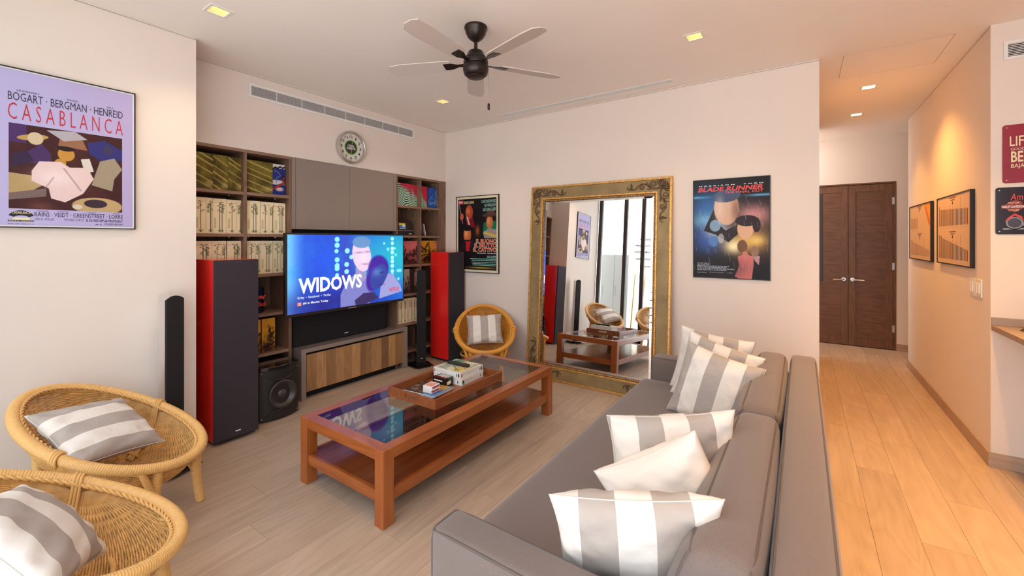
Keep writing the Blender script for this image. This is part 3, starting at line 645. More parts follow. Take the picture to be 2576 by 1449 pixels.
S.poly([(0.40, 1.0), (0.40, 0.82), (0.46, 0.62), (0.52, 0.56), (0.62, 0.58), (0.70, 0.75), (0.66, 1.0)], (120, 122, 190))                     # pale shirt
S.poly([(0.53, 0.60), (0.53, 0.46), (0.62, 0.46), (0.63, 0.62), (0.58, 0.70)], (150, 140, 190))
S.ell(0.585, 0.29, 0.085, 0.235, (222, 196, 222), rot=-0.08); S.ell(0.585, 0.10, 0.083, 0.085, (96, 140, 190)); S.soft(0.60, 0.33, 0.05, 0.10, (238, 214, 230), 0.7)
S.poly([(0.78, 0.60), (0.88, 0.58), (0.97, 0.78), (0.99, 0.88), (0.75, 0.95)], (150, 150, 205))
S.ell(0.745, 0.50, 0.10, 0.20, (62, 26, 150), e=0.2); S.ell(0.675, 0.68, 0.05, 0.15, (62, 26, 150), e=0.3)
S.ell(0.745, 0.62, 0.078, 0.19, (46, 62, 150), rot=0.2); S.soft(0.73, 0.55, 0.05, 0.06, (95, 140, 200), 0.7)
S.poly([(0.52, 0.93), (0.60, 0.84), (0.70, 0.84), (0.74, 0.94), (0.62, 1.0), (0.53, 1.0)], (52, 40, 92))
S.soft(0.56, 0.25, 0.035, 0.012, (150, 120, 165), 0.8); S.soft(0.64, 0.24, 0.03, 0.012, (150, 120, 165), 0.8); S.soft(0.62, 0.42, 0.035, 0.012, (170, 110, 150), 0.8)
S.soft(0.775, 0.56, 0.02, 0.012, (20, 24, 80), 0.9); S.soft(0.765, 0.74, 0.03, 0.012, (60, 40, 120), 0.8)
S.grain(5); sheet_obj(S, scr, M['screen'], t, 'screen', mult=1.0)
def glow(name, c): return mat(name, (0.01, 0.01, 0.01, 1), 0.4, emit=c, estr=1.0)
M['gl_white'] = glow('lit_white_lettering', (1, 1, 1, 1)); M['gl_red'] = glow('lit_red_lettering', rgb(226, 52, 60)); M['gl_badge'] = glow('lit_orange_badge', rgb(232, 82, 50))
lettering('WIDOWS', scr, 0.075, 0.245, 0.585, 0.445, M['gl_white'], t, 0.0015, bold=0.035)
lettering('Gritty  \u2022  Emotional  \u2022  Thriller', scr, 0.068, 0.172, 0.320, 0.212, M['gl_white'], t, 0.0015, bold=0.006)
patch(scr, 0.066, 0.092, 0.098, 0.140, M['gl_badge'], t, 0.0012, 'badge')
lettering('TOP', scr, 0.071, 0.122, 0.093, 0.134, M['gl_white'], t, 0.0018, bold=0.02); lettering('10', scr, 0.072, 0.098, 0.092, 0.118, M['gl_white'], t, 0.0018, bold=0.02)
lettering('#4 in Movies Today', scr, 0.108, 0.098, 0.298, 0.136, M['gl_white'], t, 0.0015, bold=0.02)
lettering('NETFLIX', scr, 0.855, 0.135, 0.955, 0.190, M['gl_red'], t, 0.0015, bold=0.02)
# ------------------------------------------------------------------ boxes on the shelves
def box_sheet(kind, nx=34, ny=84, seed=0, ph=0.0):
    r = np.random.default_rng(seed)
    if kind == 'gold':
        S = Sheet(nx, ny, (74, 62, 28)); S.mix(np.clip(S.fbm(1.2, 2.0, seed)*0.8+0.3, 0, 1), (120, 104, 44)); S.soft(0.2+ph, 0.15, 0.8, 0.25, (150, 136, 52), 0.6, rot=0.5)
        for k in range(5):
            y = 0.1+0.2*k+r.uniform(-.05, .05); S.line(-0.3, y-0.25+ph*0.3, 1.3, y+0.15+ph*0.3, 0.022+0.03*r.random(), (214, 188, 104), 0.75, asp=2.4)
        S.soft(0.8, 0.85, 0.3, 0.10, (222, 196, 120), 0.6); S.grain(7)
    elif kind == 'cream':
        S = Sheet(nx, ny, (244, 228, 190)); S.mix(np.clip(S.fbm(1, 1, seed), 0, 1)*0.35, (234, 214, 168))
        S.rect(0.62, 0.05, 0.64, 0.9, (168, 160, 112), 0.7); S.rect(0.72, 0.15, 0.86, 0.42, (176, 178, 124), 0.8); S.line(0.05, 0.12, 0.7, 0.10, 0.012, (150, 146, 110), 0.8, 2.4); S.rect(0.1, 0.55, 0.24, 0.85, (188, 184, 130), 0.7)
        for x in (0.36+ph*0.3, 0.9-ph*0.4):
            S.line(x, 0.16, x, 0.92, 0.020, (58, 46, 36), 1, 2.4)
            for k in range(9):
                S.soft(x+r.uniform(-0.16, 0.16), 0.10+0.035*k, 0.055, 0.010, (40, 30, 26), 0.95)
            for k in range(5): S.line(x, 0.96, x+(k-2)*0.07, 0.87+abs(k-2)*0.015, 0.012, (80, 84, 44), 0.9, 2.4)
    elif kind == 'navy':
        S = Sheet(nx, ny, (34, 52, 132)); S.rect(0, 0, 1, 0.14, (216, 206, 204)); S.rect(0, 0.52, 1, 0.66, (204, 196, 204)); S.soft(0.55, 0.80, 0.34, 0.07, (222, 180, 172), 1, 3)
        P_ = [(0, .16), (.2, .10), (.4, .13), (.6, .07), (.8, .11), (1, .07)]
        for a, b in zip(P_[:-1], P_[1:]): S.line(*a, *b, 0.05, (20, 16, 22), 1, 2.4)
        for o, c, w in ((0, (20, 16, 22), .09), (0, (206, 62, 56), .045)):
            P_ = [(0, .82), (.3, .72), (.7, .66), (.95, .58), (.82, .48), (1, .40)]
            for a, b in zip(P_[:-1], P_[1:]): S.line(*a, *b, w, c, 1, 2.4)
        P_ = [(.1, .2), (.45, .26), (.62, .36), (.3, .45), (.28, .6)]
        for a, b in zip(P_[:-1], P_[1:]): S.line(*a, *b, 0.03, (150, 110, 90), 1, 2.4)
    elif kind in ('waves', 'rose'):
        S = Sheet(nx*2, ny*2, (34, 140, 168)); rr = np.hypot(S.X-0.9+ph, (S.Y-1.05)*2.0); ww = rr+0.10*np.sin(5*S.X+3*S.Y)
        S.mix((np.sin(ww*46) > 0.15)*1.0, (210, 226, 168)); S.mix((np.sin(ww*46) < -0.4)*0.9, (18, 66, 96))
        pk = np.clip((0.30+0.75*(S.X+ph*1.2-0.55)-S.Y+0.10*np.sin(S.X*6))*5, 0, 1)
        S.mix(pk, (206, 46, 66)); S.mix(pk*(np.sin(np.hypot((S.X-0.35)*1.2, S.Y-0.2)*60) > 0.55)*0.6, (122, 26, 74))
    elif kind == 'blue':
        S = Sheet(nx, ny, (38, 82, 160)); S.mix(np.clip(S.fbm(2, 3, seed), 0, 1)*0.5, (66, 122, 196)); S.rect(0.55, 0.1, 0.9, 0.45, (96, 150, 208), 0.55)
        for k in range(9): S.line(r.random(), r.random()*0.6+.3, r.random(), r.random()*0.6+.3, 0.03, (146, 182, 216), 0.55, 2.4)
    else:   # twigs on a coloured ground
        base = {'pink': (226, 118, 122), 'orange': (226, 158, 42), 'amber': (232, 166, 50), 'grey': (206, 192, 178)}[kind]
        S = Sheet(nx, ny, base); S.soft(0.3, 0.5, 0.5, 0.3, tuple(0.82*c for c in base), 0.7)
        if kind == 'orange': S.rect(0.7, 0, 1, 0.42, (226, 122, 122), 0.9)
        for k in range(60 if kind != 'grey' else 40):
            x, y = r.random(), 0.25+0.75*r.random()**0.6; a = r.uniform(-1.9, -0.3 if r.random() < .5 else -1.2); l = r.uniform(0.08, 0.32)
            S.line(x, y, x+l*math.cos(a)*1.5, y+l*math.sin(a)*0.6, r.uniform(0.014, 0.05), (44, 26, 24), 0.9, 2.4)
        S.soft(0.5, 1.0, 0.8, 0.30, (40, 22, 22), 0.75)
    return S
M['bx_gold'] = mat('olive_gold_card', rgb(96, 82, 36), 0.5); M['bx_cream'] = mat('cream_card', rgb(214, 192, 140), 0.6); M['bx_dark'] = mat('dark_card', rgb(52, 34, 32), 0.55)
M['bx_navy'] = mat('navy_card', rgb(34, 44, 110), 0.5); M['bx_blue'] = mat('blue_card', rgb(40, 80, 150), 0.45)
bxm = {'gold': 'bx_gold', 'cream': 'bx_cream', 'navy': 'bx_navy', 'waves': 'bx_blue', 'rose': 'bx_dark', 'blue': 'bx_blue'}
def shelf_box(p0, p1, z0, h, kind, label, seed, ph=0.0, yf=YA+0.045, group=None, dep=0.2, cy=500):
    a, b = onY(p0, cy, yf).x, onY(p1, cy, yf).x
    w = b-a-0.002
    t = thing('gift_box', label, 'box', ((a+b)/2, yf+dep/2, z0), 0, group)
    B(a+0.001, a+0.001+w, yf, yf+dep, z0, z0+h).build('carton', M[bxm.get(kind, 'bx_dark')], t, bevel=0.001)
    pl = Plane((a+0.001, yf-0.0002, z0), (1, 0, 0), (0, 0, 1), w, h)
    sheet_obj(box_sheet(kind, 36, 84, seed, ph), pl, M['boxprint'], t, 'printed_front')
    return t
z1, z2, z3, z4, z5, z6 = ZS[1:]+[0.165]
shelf_box(487, 536, z1, .282, 'gold', 'olive gold streaked box at the left end of the top shelf', 1, 0.0)
shelf_box(536, 574, z1, .280, 'gold', 'olive gold streaked box second from the left on the top shelf', 2, 0.5)
shelf_box(574, 612, z1, .278, 'gold', 'darker olive gold box third on the top shelf beside the divider', 3, -0.4)
shelf_box(621, 686, z1, .276, 'gold', 'wide olive gold box on the top shelf next to the blue box', 4, 0.2)
shelf_box(686, 717, z1, .272, 'navy', 'blue and white box with red winding line on the top shelf', 5)
for k, (a, b, w) in enumerate(((487, 535, 'at the far left'), (535, 569, 'second from the left'), (569, 609, 'beside the divider'), (620, 654, 'just right of the divider'), (654.5, 689, 'between two others right of the divider'), (689.5, 718, 'at the right end'))):
    shelf_box(a, b, z2, .278-0.002*(k % 3), 'cream', 'cream botanical box on the second shelf '+w, 20+k, (k % 2)*0.5, group='cream botanical boxes')
for k, (a, b, w) in enumerate(((487, 533, 'at the far left above the red speaker'), (533, 569, 'second from the left above the red speaker'), (571, 609, 'beside the divider above the red speaker'), (620, 655, 'just right of the divider'), (655, 686, 'second right of the divider'), (686.5, 716, 'next to the television'))):
    shelf_box(a, b, z3, .280, 'cream', 'cream botanical box on the third shelf '+w, 30+k, ((k+1) % 2)*0.5, group='cream botanical boxes')
for k, (a, b, w) in enumerate(((627, 656, 'half hidden behind the red speaker'), (658, 692, 'beside the subwoofer top'))):
    shelf_box(a, b, z5+0.0005, .285, 'amber', 'amber twig patterned box on the low shelf '+w, 40+k, cy=850)
# blue drinks tin
t = thing('drinks_cooler', 'dark blue drinks cooler with red lettering on the lower left shelf', 'cooler', (1.73, YA+0.16, z4))
bc = onY(658, 760, YA+0.13)
MB().lathe([(0.068, 0), (0.074, 0.004), (0.078, 0.12), (0.080, 0.205), (0.082, 0.208), (0.082, 0.216), (0.0001, 0.216)], (1.735, YA+0.14, z4), 40).build('cooler_body', mat('navy_enamel', (0.012, 0.016, 0.07, 1), 0.25), t, smooth='auto')
pl = Plane((1.665, YA+0.058, z4), (1, 0, 0), (0, 0, 1), 0.14, 0.21)
lettering('Red', pl, 0.06, 0.28, 0.42, 0.46, M['ik_scarlet'], t, 0.004, bold=0.02); lettering('Bull', pl, 0.46, 0.28, 0.94, 0.46, M['ik_scarlet'], t, 0.004, bold=0.02)
em = MB()
em.add([pl.at(u*pl.w, v*pl.h, 0.004) for u, v in ((.46, .60), (.55, .70), (.66, .72), (.78, .68), (.88, .74), (.93, .72), (.86, .64), (.80, .60), (.84, .54), (.74, .57), (.64, .60), (.56, .54), (.58, .60), (.50, .62))], [tuple(range(14))])
em.add([pl.at((1-u)*pl.w, v*pl.h, 0.004) for u, v in ((.53, .60), (.60, .70), (.68, .72), (.78, .68), (.88, .74), (.93, .72), (.86, .64), (.80, .60), (.84, .54), (.74, .57), (.66, .60), (.60, .54))][::-1], [tuple(range(12))])
em.build('emblem', M['ik_scarlet'], t)
# right hand shelves
shelf_box(999, 1035.5, z1, .262, 'waves', 'turquoise box with wavy line print on the top right shelf', 50)
shelf_box(1035.5, 1056, z1, .260, 'rose', 'red box with wavy lines on the top right shelf', 51, 0.35)
shelf_box(1060, 1075, z1, .258, 'rose', 'narrow red and blue wavy box right of the divider', 52, 0.5)
shelf_box(1077, 1107, z1, .252, 'blue', 'blue glossy box with pale line drawing on the top right shelf', 53)
shelf_box(1005, 1053, z3, .275, 'pink', 'pink box with dark twig print beside the television', 54)
shelf_box(1059, 1105, z3, .277, 'orange', 'orange box with dark twig print above the red speaker', 55)
for k, (a, b, w) in enumerate(((998, 1011, 'first from the left'), (1011.5, 1024, 'second from the left'), (1024.5, 1036, 'third from the left'), (1036.5, 1049, 'behind the slim black speaker'))):
    shelf_box(a, b, z5+0.0005, .280, 'cream', 'cream botanical box on the low right shelf, '+w, 60+k, (k % 2)*0.5, group='cream botanical boxes', cy=780)
# printer
t = thing('printer', 'black printer with yellow and blue sticker on the right shelf', 'printer', (3.33, YA+0.2, z2))
B(3.195, 3.480, YA+0.06, YA+0.31, z2, z2+0.055).build('lower_tray', M['blackmat'], t, bevel=0.004)
MB().add([(3.195, YA+0.06, z2+0.058), (3.480, YA+0.06, z2+0.058), (3.480, YA+0.31, z2+0.058), (3.195, YA+0.31, z2+0.058), (3.205, YA+0.085, z2+0.165), (3.470, YA+0.085, z2+0.165), (3.470, YA+0.31, z2+0.165), (3.205, YA+0.31, z2+0.165)],
         [(0, 3, 2, 1), (4, 5, 6, 7), (0, 1, 5, 4), (1, 2, 6, 5), (2, 3, 7, 6), (3, 0, 4, 7)]).build('printer_body', M['blackmat'], t, bevel=0.006)
B(3.195, 3.482, YA+0.057, YA+0.07, z2+0.053, z2+0.060).build('silver_strip', M['steel'], t)
pl = Plane((3.27, YA+0.0635, z2+0.078), (1, 0, 0), (0, 0.22, 1), 0.095, 0.066)
for v0, v1, c in ((0, .12, (230, 232, 236)), (.12, .66, (40, 120, 190)), (.66, 1, (240, 206, 40))): patch(pl, 0, v0, 1, v1, mat('sticker', rgb(*c), 0.4), t, 0.0012, 'sticker')
patch(pl, 0.5, .34, .95, .74, M['ik_white'], t, 0.0016, 'sticker')
patch(Plane((3.195, YA+0.06, z2), (1, 0, 0), (0, 0, 1), 0.285, 0.055), .74, .30, .90, .46, M['ik_white'], t, 0.001, 'maker_badge')
# leaning cases
for k, (x, w, tl, c) in enumerate(((3.590, .018, -0.16, (26, 24, 26)), (3.618, .014, -0.19, (60, 52, 56)), (3.640, .016, -0.22, (150, 140, 140)))):
    c_ = thing('disc_case', ['black upright disc case on the right shelf', 'dark disc case leaning between two others on the right shelf', 'pale grey disc case leaning outermost on the right shelf'][k], 'case', (x, YA+0.12, z2), 0, 'disc cases')
    q = B(0, w, YA+0.03, YA+0.17, 0, 0.145); q.xf(Matrix.Translation((x, 0, z2+0.0005)) @ Matrix.Rotation(tl, 4, 'Y')); zmin = min(p[2] for p in q.v); q.xf(Matrix.Translation((0, 0, z2+0.0005-zmin)))
    q.build('case_shell', mat('case_shell', rgb(*c), 0.35), c_, bevel=0.001)
    q = B(0.002, w-0.002, YA+0.0292, YA+0.031, 0.01, 0.135); q.xf(Matrix.Translation((x, 0, z2+0.0005-zmin+z2+0.0005)) @ Matrix.Rotation(tl, 4, 'Y'))
    q.build('spine_label', mat('case_spine', rgb(*(min(255, v+60) for v in c)), 0.4), c_)
# binders on the fourth right shelf
for k, (a, b, kind, lab) in enumerate(((1010, 1030, 'grey', 'binder with grey pebble print on the right shelf'), (1030.5, 1037, None, 'thin black binder next to the pebble print binder'), (1037.5, 1053, None, 'black binder with pink spine label behind the slim speaker'))):
    xa, xb = onY(a, 700, YA+0.04).x, onY(b, 700, YA+0.04).x
    t = thing('binder', lab, 'binder', ((xa+xb)/2, YA+0.14, z4), 0, 'binders on the shelf')
    B(xa+.001, xb-.001, YA+0.04, YA+0.26, z4+0.0005, z4+0.285).build('binder_cover', M['blackmat'], t, bevel=0.003)
    pl = Plane((xa+.001, YA+0.0395, z4), (1, 0, 0), (0, 0, 1), xb-xa-.002, 0.285)
    if kind: sheet_obj(box_sheet(kind, 30, 84, 77), pl, M['boxprint'], t, 'spine_print')
    elif k == 2: patch(pl, .32, .3, .62, .85, mat('pink_label', rgb(226, 150, 142), 0.5), t, name='spine_label')
# ------------------------------------------------------------------ loudspeakers
def tower(label, loc, rz, w, d, h, logo):
    t = thing('tower_speaker', label, 'speaker', loc, rz, 'red tower loudspeakers')
    B(0, w, 0.022, d, 0.028, h).build('cabinet', M['red'], t, world=False, bevel=0.003)
    B(-0.001, w+0.001, 0.0, 0.022, 0.030, h-0.001).build('grille', M['grille'], t, world=False, bevel=0.004)
    B(0.01, w-0.01, 0.03, d-0.01, 0.012, 0.028).build('plinth', M['blackmat'], t, world=False)
    for x in (0.03, w-0.03):
        for y in (0.05, d-0.04): MB().lathe([(0.004, 0), (0.012, 0.006), (0.012, 0.013)], (x, y, 0), 12).build('spike_foot', M['chrome'], t, world=False)
    if logo:
        pl = Plane(Matrix.Translation(Vector(loc)) @ Matrix.Rotation(rz, 4, 'Z') @ Vector((0, 0, 0.03)), (math.cos(rz), math.sin(rz), 0), (0, 0, 1), w, h)
        patch(pl, 0.46, 0.030, 0.58, 0.036, M['ik_white'], t, 0.001, 'maker_badge')
    return t
tower('tall red loudspeaker with dark cloth front beside the left wall', (1.240, 3.360, 0), 0.0, 0.288, 0.385, 1.306, True)
tower('tall red loudspeaker with dark cloth front in the far corner', (3.668, 3.415, 0), math.radians(-3), 0.250, 0.33, 1.300, False)
def slim(label, loc, rz, h):
    t = thing('slim_speaker', label, 'speaker', loc, rz, 'slim column loudspeakers')
    w, d = 0.114, 0.120
    pts = [(-w/2, -0.002), (w/2, -0.002)]+[(w/2*math.cos(a), d*math.sin(a)*0.9) for a in np.linspace(0.12, PI-0.12, 12)]
    bk = MB(); n = len(pts); hh = h-0.03
    bk.v = [(x, y, 0.035) for x, y in pts]+[(x*0.999, y, hh+0.028*(1-(x/(w/2))**2)-0.0) for x, y in pts]
    bk.f = [tuple(range(n-1, -1, -1)), tuple(range(n, 2*n))]+[(i, (i+1) % n, n+(i+1) % n, n+i) for i in range(n)]
    bk.build('silver_shell', M['chrome'], t, world=False, smooth='auto')
    fr = MB(); xs_ = np.linspace(-w/2+0.004, w/2-0.004, 9)
    fr.v = [(x, -0.012, 0.04) for x in xs_]+[(x, -0.012, hh-0.004+0.026*(1-(x/(w/2))**2)) for x in xs_]+[(x, -0.002, 0.04) for x in xs_]+[(x, -0.002, hh-0.004+0.026*(1-(x/(w/2))**2)) for x in xs_]
    for i in range(8): fr.f += [(i, i+1, 10+i, 9+i), (9+i, 10+i, 28+i, 27+i)]
    fr.f += [(0, 9, 27, 18), (8, 26, 35, 17)]
    fr.build('grille', M['black'], t, world=False)
    ped = MB().prism([(-0.075, -0.075), (0.075, -0.075), (0.095, 0.13), (-0.095, 0.13)], 0.020, 0.036); ped.build('pedestal', M['blackgloss'], t, world=False, bevel=0.005)
    gb = MB().prism([(-0.105, -0.10), (0.105, -0.10), (0.125, 0.06), (0.11, 0.155), (-0.11, 0.155), (-0.125, 0.06)], 0.010, 0.019); gb.build('glass_base', M['blackgloss'], t, world=False, bevel=0.002)
    for x in (-0.09, 0.09):
        for y in (-0.08, 0.13): MB().lathe([(0.010, 0), (0.010, 0.010)], (x, y, 0), 12).build('foot', M['chrome'], t, world=False)
    pl = Plane(Matrix.Translation(Vector(loc)) @ Matrix.Rotation(rz, 4, 'Z') @ Vector((-w/2, -0.012, 0)), (math.cos(rz), math.sin(rz), 0), (0, 0, 1), w, h)
    patch(pl, 0.38, 0.080, 0.62, 0.086, M['ik_white'], t, 0.001, 'maker_badge')
    return t
slim('slim black column loudspeaker between the console and red speaker', (3.395, 3.60, 0), math.radians(-18), 1.115)
slim('slim black and chrome column loudspeaker behind the rattan chair', (0.978, 3.245, 0), math.radians(20), 1.108)
# subwoofer
t = thing('subwoofer', 'black subwoofer with round cone on the floor under the shelf', 'speaker', (1.76, 3.55, 0))
sx0, sx1 = 1.605, 1.915; xs_ = np.linspace(sx0, sx1, 13)
def sfy(x): return 3.515-0.045*(1-((x-(sx0+sx1)/2)/((sx1-sx0)/2))**2)
def curved(z0, z1, off, yb): return MB().prism([(x, sfy(x)-off) for x in xs_]+[(sx1, yb), (sx0, yb)], z0, z1)
curved(0.012, 0.405, 0, 3.90).build('cabinet', M['blackmat'], t, smooth='auto', fix=True)
curved(0.406, 0.436, 0.010, 3.91).build('top_slab', M['blackgloss'], t, smooth='auto', fix=True, bevel=0.004)
for x in (1.64, 1.88):
    for y in (3.54, 3.86): MB().lathe([(0.012, 0), (0.012, 0.012)], (x, y, 0), 12).build('foot', M['blackmat'], t)
cx, cz = 1.762, 0.205
MB().lathe([(0.112, 0.0), (0.112, 0.006), (0.100, 0.010), (0.094, 0.006), (0.088, 0.0), (0.05, -0.030), (0.040, -0.034)], (cx, 3.462, cz), 48, 'Y', cap=False).build('cone', mat('woofer_cone', (0.045, 0.035, 0.032, 1), 0.32), t, smooth=True)
MB().lathe([(0.043, -0.032), (0.040, -0.012), (0.028, 0.0), (0.0001, 0.005)], (cx, 3.462, cz), 32, 'Y', cap=False).build('dust_cap', mat('woofer_cap', (0.05, 0.036, 0.034, 1), 0.3), t, smooth=True)
for sg in (-1, 1):
    pts = [(cx+0.125*u, sfy(cx+0.125*u)-0.004, cz+sg*(0.118+0.045*u*u)) for u in np.linspace(-1, 1, 17)]
    MB().tube(pts, [0.002+0.006*(1-u*u) for u in np.linspace(-1, 1, 17)], 8).build('arc_ridge', M['blackmat'], t, smooth=True)
for x, z in ((1.618, 0.39), (1.902, 0.39), (1.618, 0.03), (1.902, 0.03)): MB().lathe([(0.005, 0), (0.005, 0.004)], (x, sfy(x), z), 10, 'Y').build('screw', M['steel'], t)
# ------------------------------------------------------------------ clock
t = thing('wall_clock', 'round silver wall clock with green and black centre', 'clock', (2.577, YA, 2.377))
C = (2.577, YA, 2.377)
MB().lathe([(0.150, 0), (0.160, 0.004), (0.162, 0.035), (0.158, 0.046), (0.148, 0.050), (0.142, 0.046), (0.138, 0.020)], C, 64, 'Y', cap=False).build('rim', M['steel'], t, smooth='auto')
MB().lathe([(0.139, 0.018), (0.139, 0.021), (0.0001, 0.021)], C, 64, 'Y', cap=False).build('dial', mat('dial', rgb(222, 214, 204), 0.5), t)
MB().lathe([(0.074, 0.0215), (0.074, 0.0222), (0.0001, 0.0222)], C, 48, 'Y', cap=False).build('green_ring', M['ik_green'], t)
MB().lathe([(0.064, 0.0225), (0.064, 0.0232), (0.0001, 0.0232)], C, 48, 'Y', cap=False).build('dark_disc', mat('clock_disc', rgb(52, 48, 42), 0.5), t)
pl = Plane((C[0]-0.15, YA-0.0235, C[2]-0.15), (1, 0, 0), (0, 0, 1), 0.3, 0.3)
for k in range(1, 13):
    a = PI/2-k*PI/6; x, y = 0.5+0.355*math.cos(a), 0.5+0.355*math.sin(a); hw = 0.038 if k < 10 else 0.058
    lettering(str(k), pl, x-hw*(0.55 if k in (1,) else 1), y-0.046, x+hw*(0.55 if k in (1,) else 1), y+0.046, M['ik_black'], t, 0.0, bold=0.012, name='numeral')
    tk = MB(); u = Vector((math.cos(a), 0, math.sin(a))); v = Vector((-math.sin(a), 0, math.cos(a))); c0 = Vector((C[0], YA-0.0225, C[2]))
    tk.add([c0+u*0.126-v*0.0022, c0+u*0.126+v*0.0022, c0+u*0.134+v*0.0022, c0+u*0.134-v*0.0022], [(0, 1, 2, 3)]).build('tick', M['ik_black'], t)
lettering('USUAL', pl, 0.375, 0.515, 0.625, 0.590, M['ik_white'], t, 0.0005, bold=0.02); lettering('SUSPECTS', pl, 0.335, 0.425, 0.665, 0.500, M['ik_white'], t, 0.0005, bold=0.03)
for a, l, w in ((math.radians(76), 0.083, 0.0022), (math.radians(-90), 0.064, 0.003)):
    u = Vector((math.cos(a), 0, math.sin(a))); v = Vector((-math.sin(a), 0, math.cos(a))); c0 = Vector((C[0], YA-0.0262, C[2]))
    MB().add([c0-u*0.012-v*w, c0-u*0.012+v*w, c0+u*l+v*w*.6, c0+u*l-v*w*.6], [(0, 1, 2, 3)]).build('hand', M['ik_cream'], t)

# ================================================================== COFFEE TABLE AND TRAY
t = thing('coffee_table', 'long reddish wood coffee table with glass top and lower shelf', 'table', (2.23, 2.1, 0))
x0, x1, y0, y1, TT = 1.366, 3.092, 1.718, 2.482, 0.392; lg = 0.068
for x in (x0, x1-lg):
    for y in (y0, y1-lg): B(x, x+lg, y, y+lg, 0, TT).build('leg', M['cherryz'], t, bevel=0.0025)
for y in (y0+0.001, y1-lg+0.001): B(x0+lg, x1-lg, y, y+lg-0.002, TT-0.057, TT-0.0005).build('top_rail', M['cherry'], t, bevel=0.002)
for x in (x0+0.001, x1-lg+0.001): B(x, x+lg-0.002, y0+lg, y1-lg, TT-0.057, TT-0.0005).build('top_rail', M['cherryy'], t, bevel=0.002)
gt = B(x0+lg, x1-lg, y0+lg, y1-lg, TT-0.010, TT-0.002).build('glass_top', M['glass'], t)
gt.data.materials.append(M['glassedge'])
for p_ in gt.data.polygons: p_.material_index = 0 if p_.normal.z > 0.5 else 1
B(x0+0.010, x1-0.010, y0+0.010, y0+0.035, 0.116, 0.174).build('shelf_rail', M['cherry'], t, bevel=0.002)
B(x0+0.010, x1-0.010, y1-0.035, y1-0.010, 0.116, 0.174).build('shelf_rail', M['cherry'], t, bevel=0.002)
B(x0+0.010, x0+0.035, y0+0.035, y1-0.035, 0.116, 0.174).build('shelf_rail', M['cherryy'], t, bevel=0.002)
B(x1-0.035, x1-0.010, y0+0.035, y1-0.035, 0.116, 0.174).build('shelf_rail', M['cherryy'], t, bevel=0.002)
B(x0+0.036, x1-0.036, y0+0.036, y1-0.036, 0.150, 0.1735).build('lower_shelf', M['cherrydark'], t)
# tray
ZT = TT-0.002
t = thing('serving_tray', 'wooden serving tray with handle slots on the glass table', 'tray', (2.24, 2.10, ZT))
ax, bx_, ay, by, tz = 1.888, 2.598, 1.878, 2.322, ZT+0.062
B(ax, bx_, ay, by, ZT, ZT+0.010).build('tray_base', M['tray'], t)
for y in (ay, by-0.011): B(ax, bx_, y, y+0.011, ZT+0.0101, tz).build('tray_side', M['tray'], t, bevel=0.002)
ym = (ay+by)/2
for x in (ax, bx_-0.011):
    e = MB(); yl, yr = ym-0.055, ym+0.055
    e.box(x, x+0.011, ay+0.011, yl, ZT+0.0101, tz).box(x, x+0.011, yr, by-0.011, ZT+0.0101, tz).box(x, x+0.011, yl, yr, ZT+0.0101, ZT+0.026).box(x, x+0.011, yl, yr, ZT+0.046, tz)
    e.build('tray_end', M['tray'], t)
ZF = ZT+0.0105
def quad_box(p, z0, z1):
    return MB().prism([tuple(q) for q in p], z0, z1)
def rect_at(cx, cy, w, d, a):
    c, s_ = math.cos(a), math.sin(a)
    return [(cx+u*w/2*c-v*d/2*s_, cy+u*w/2*s_+v*d/2*c) for u, v in ((-1, -1), (1, -1), (1, 1), (-1, 1))]
def top_plane(cx, cy, w, d, a, z):
    c, s_ = math.cos(a), math.sin(a)
    return Plane((cx-w/2*c+d/2*s_, cy-w/2*s_-d/2*c, z), (c, s_, 0), (-s_, c, 0), w, d)
def side_planes(cx, cy, w, d, a, z0, h):
    c, s_ = math.cos(a), math.sin(a); R = rect_at(cx, cy, w, d, a)
    return Plane((*R[0], z0), (c, s_, 0), (0, 0, 1), w, h), Plane((*R[3], z0), (s_, -c, 0), (0, 0, 1), d, h)
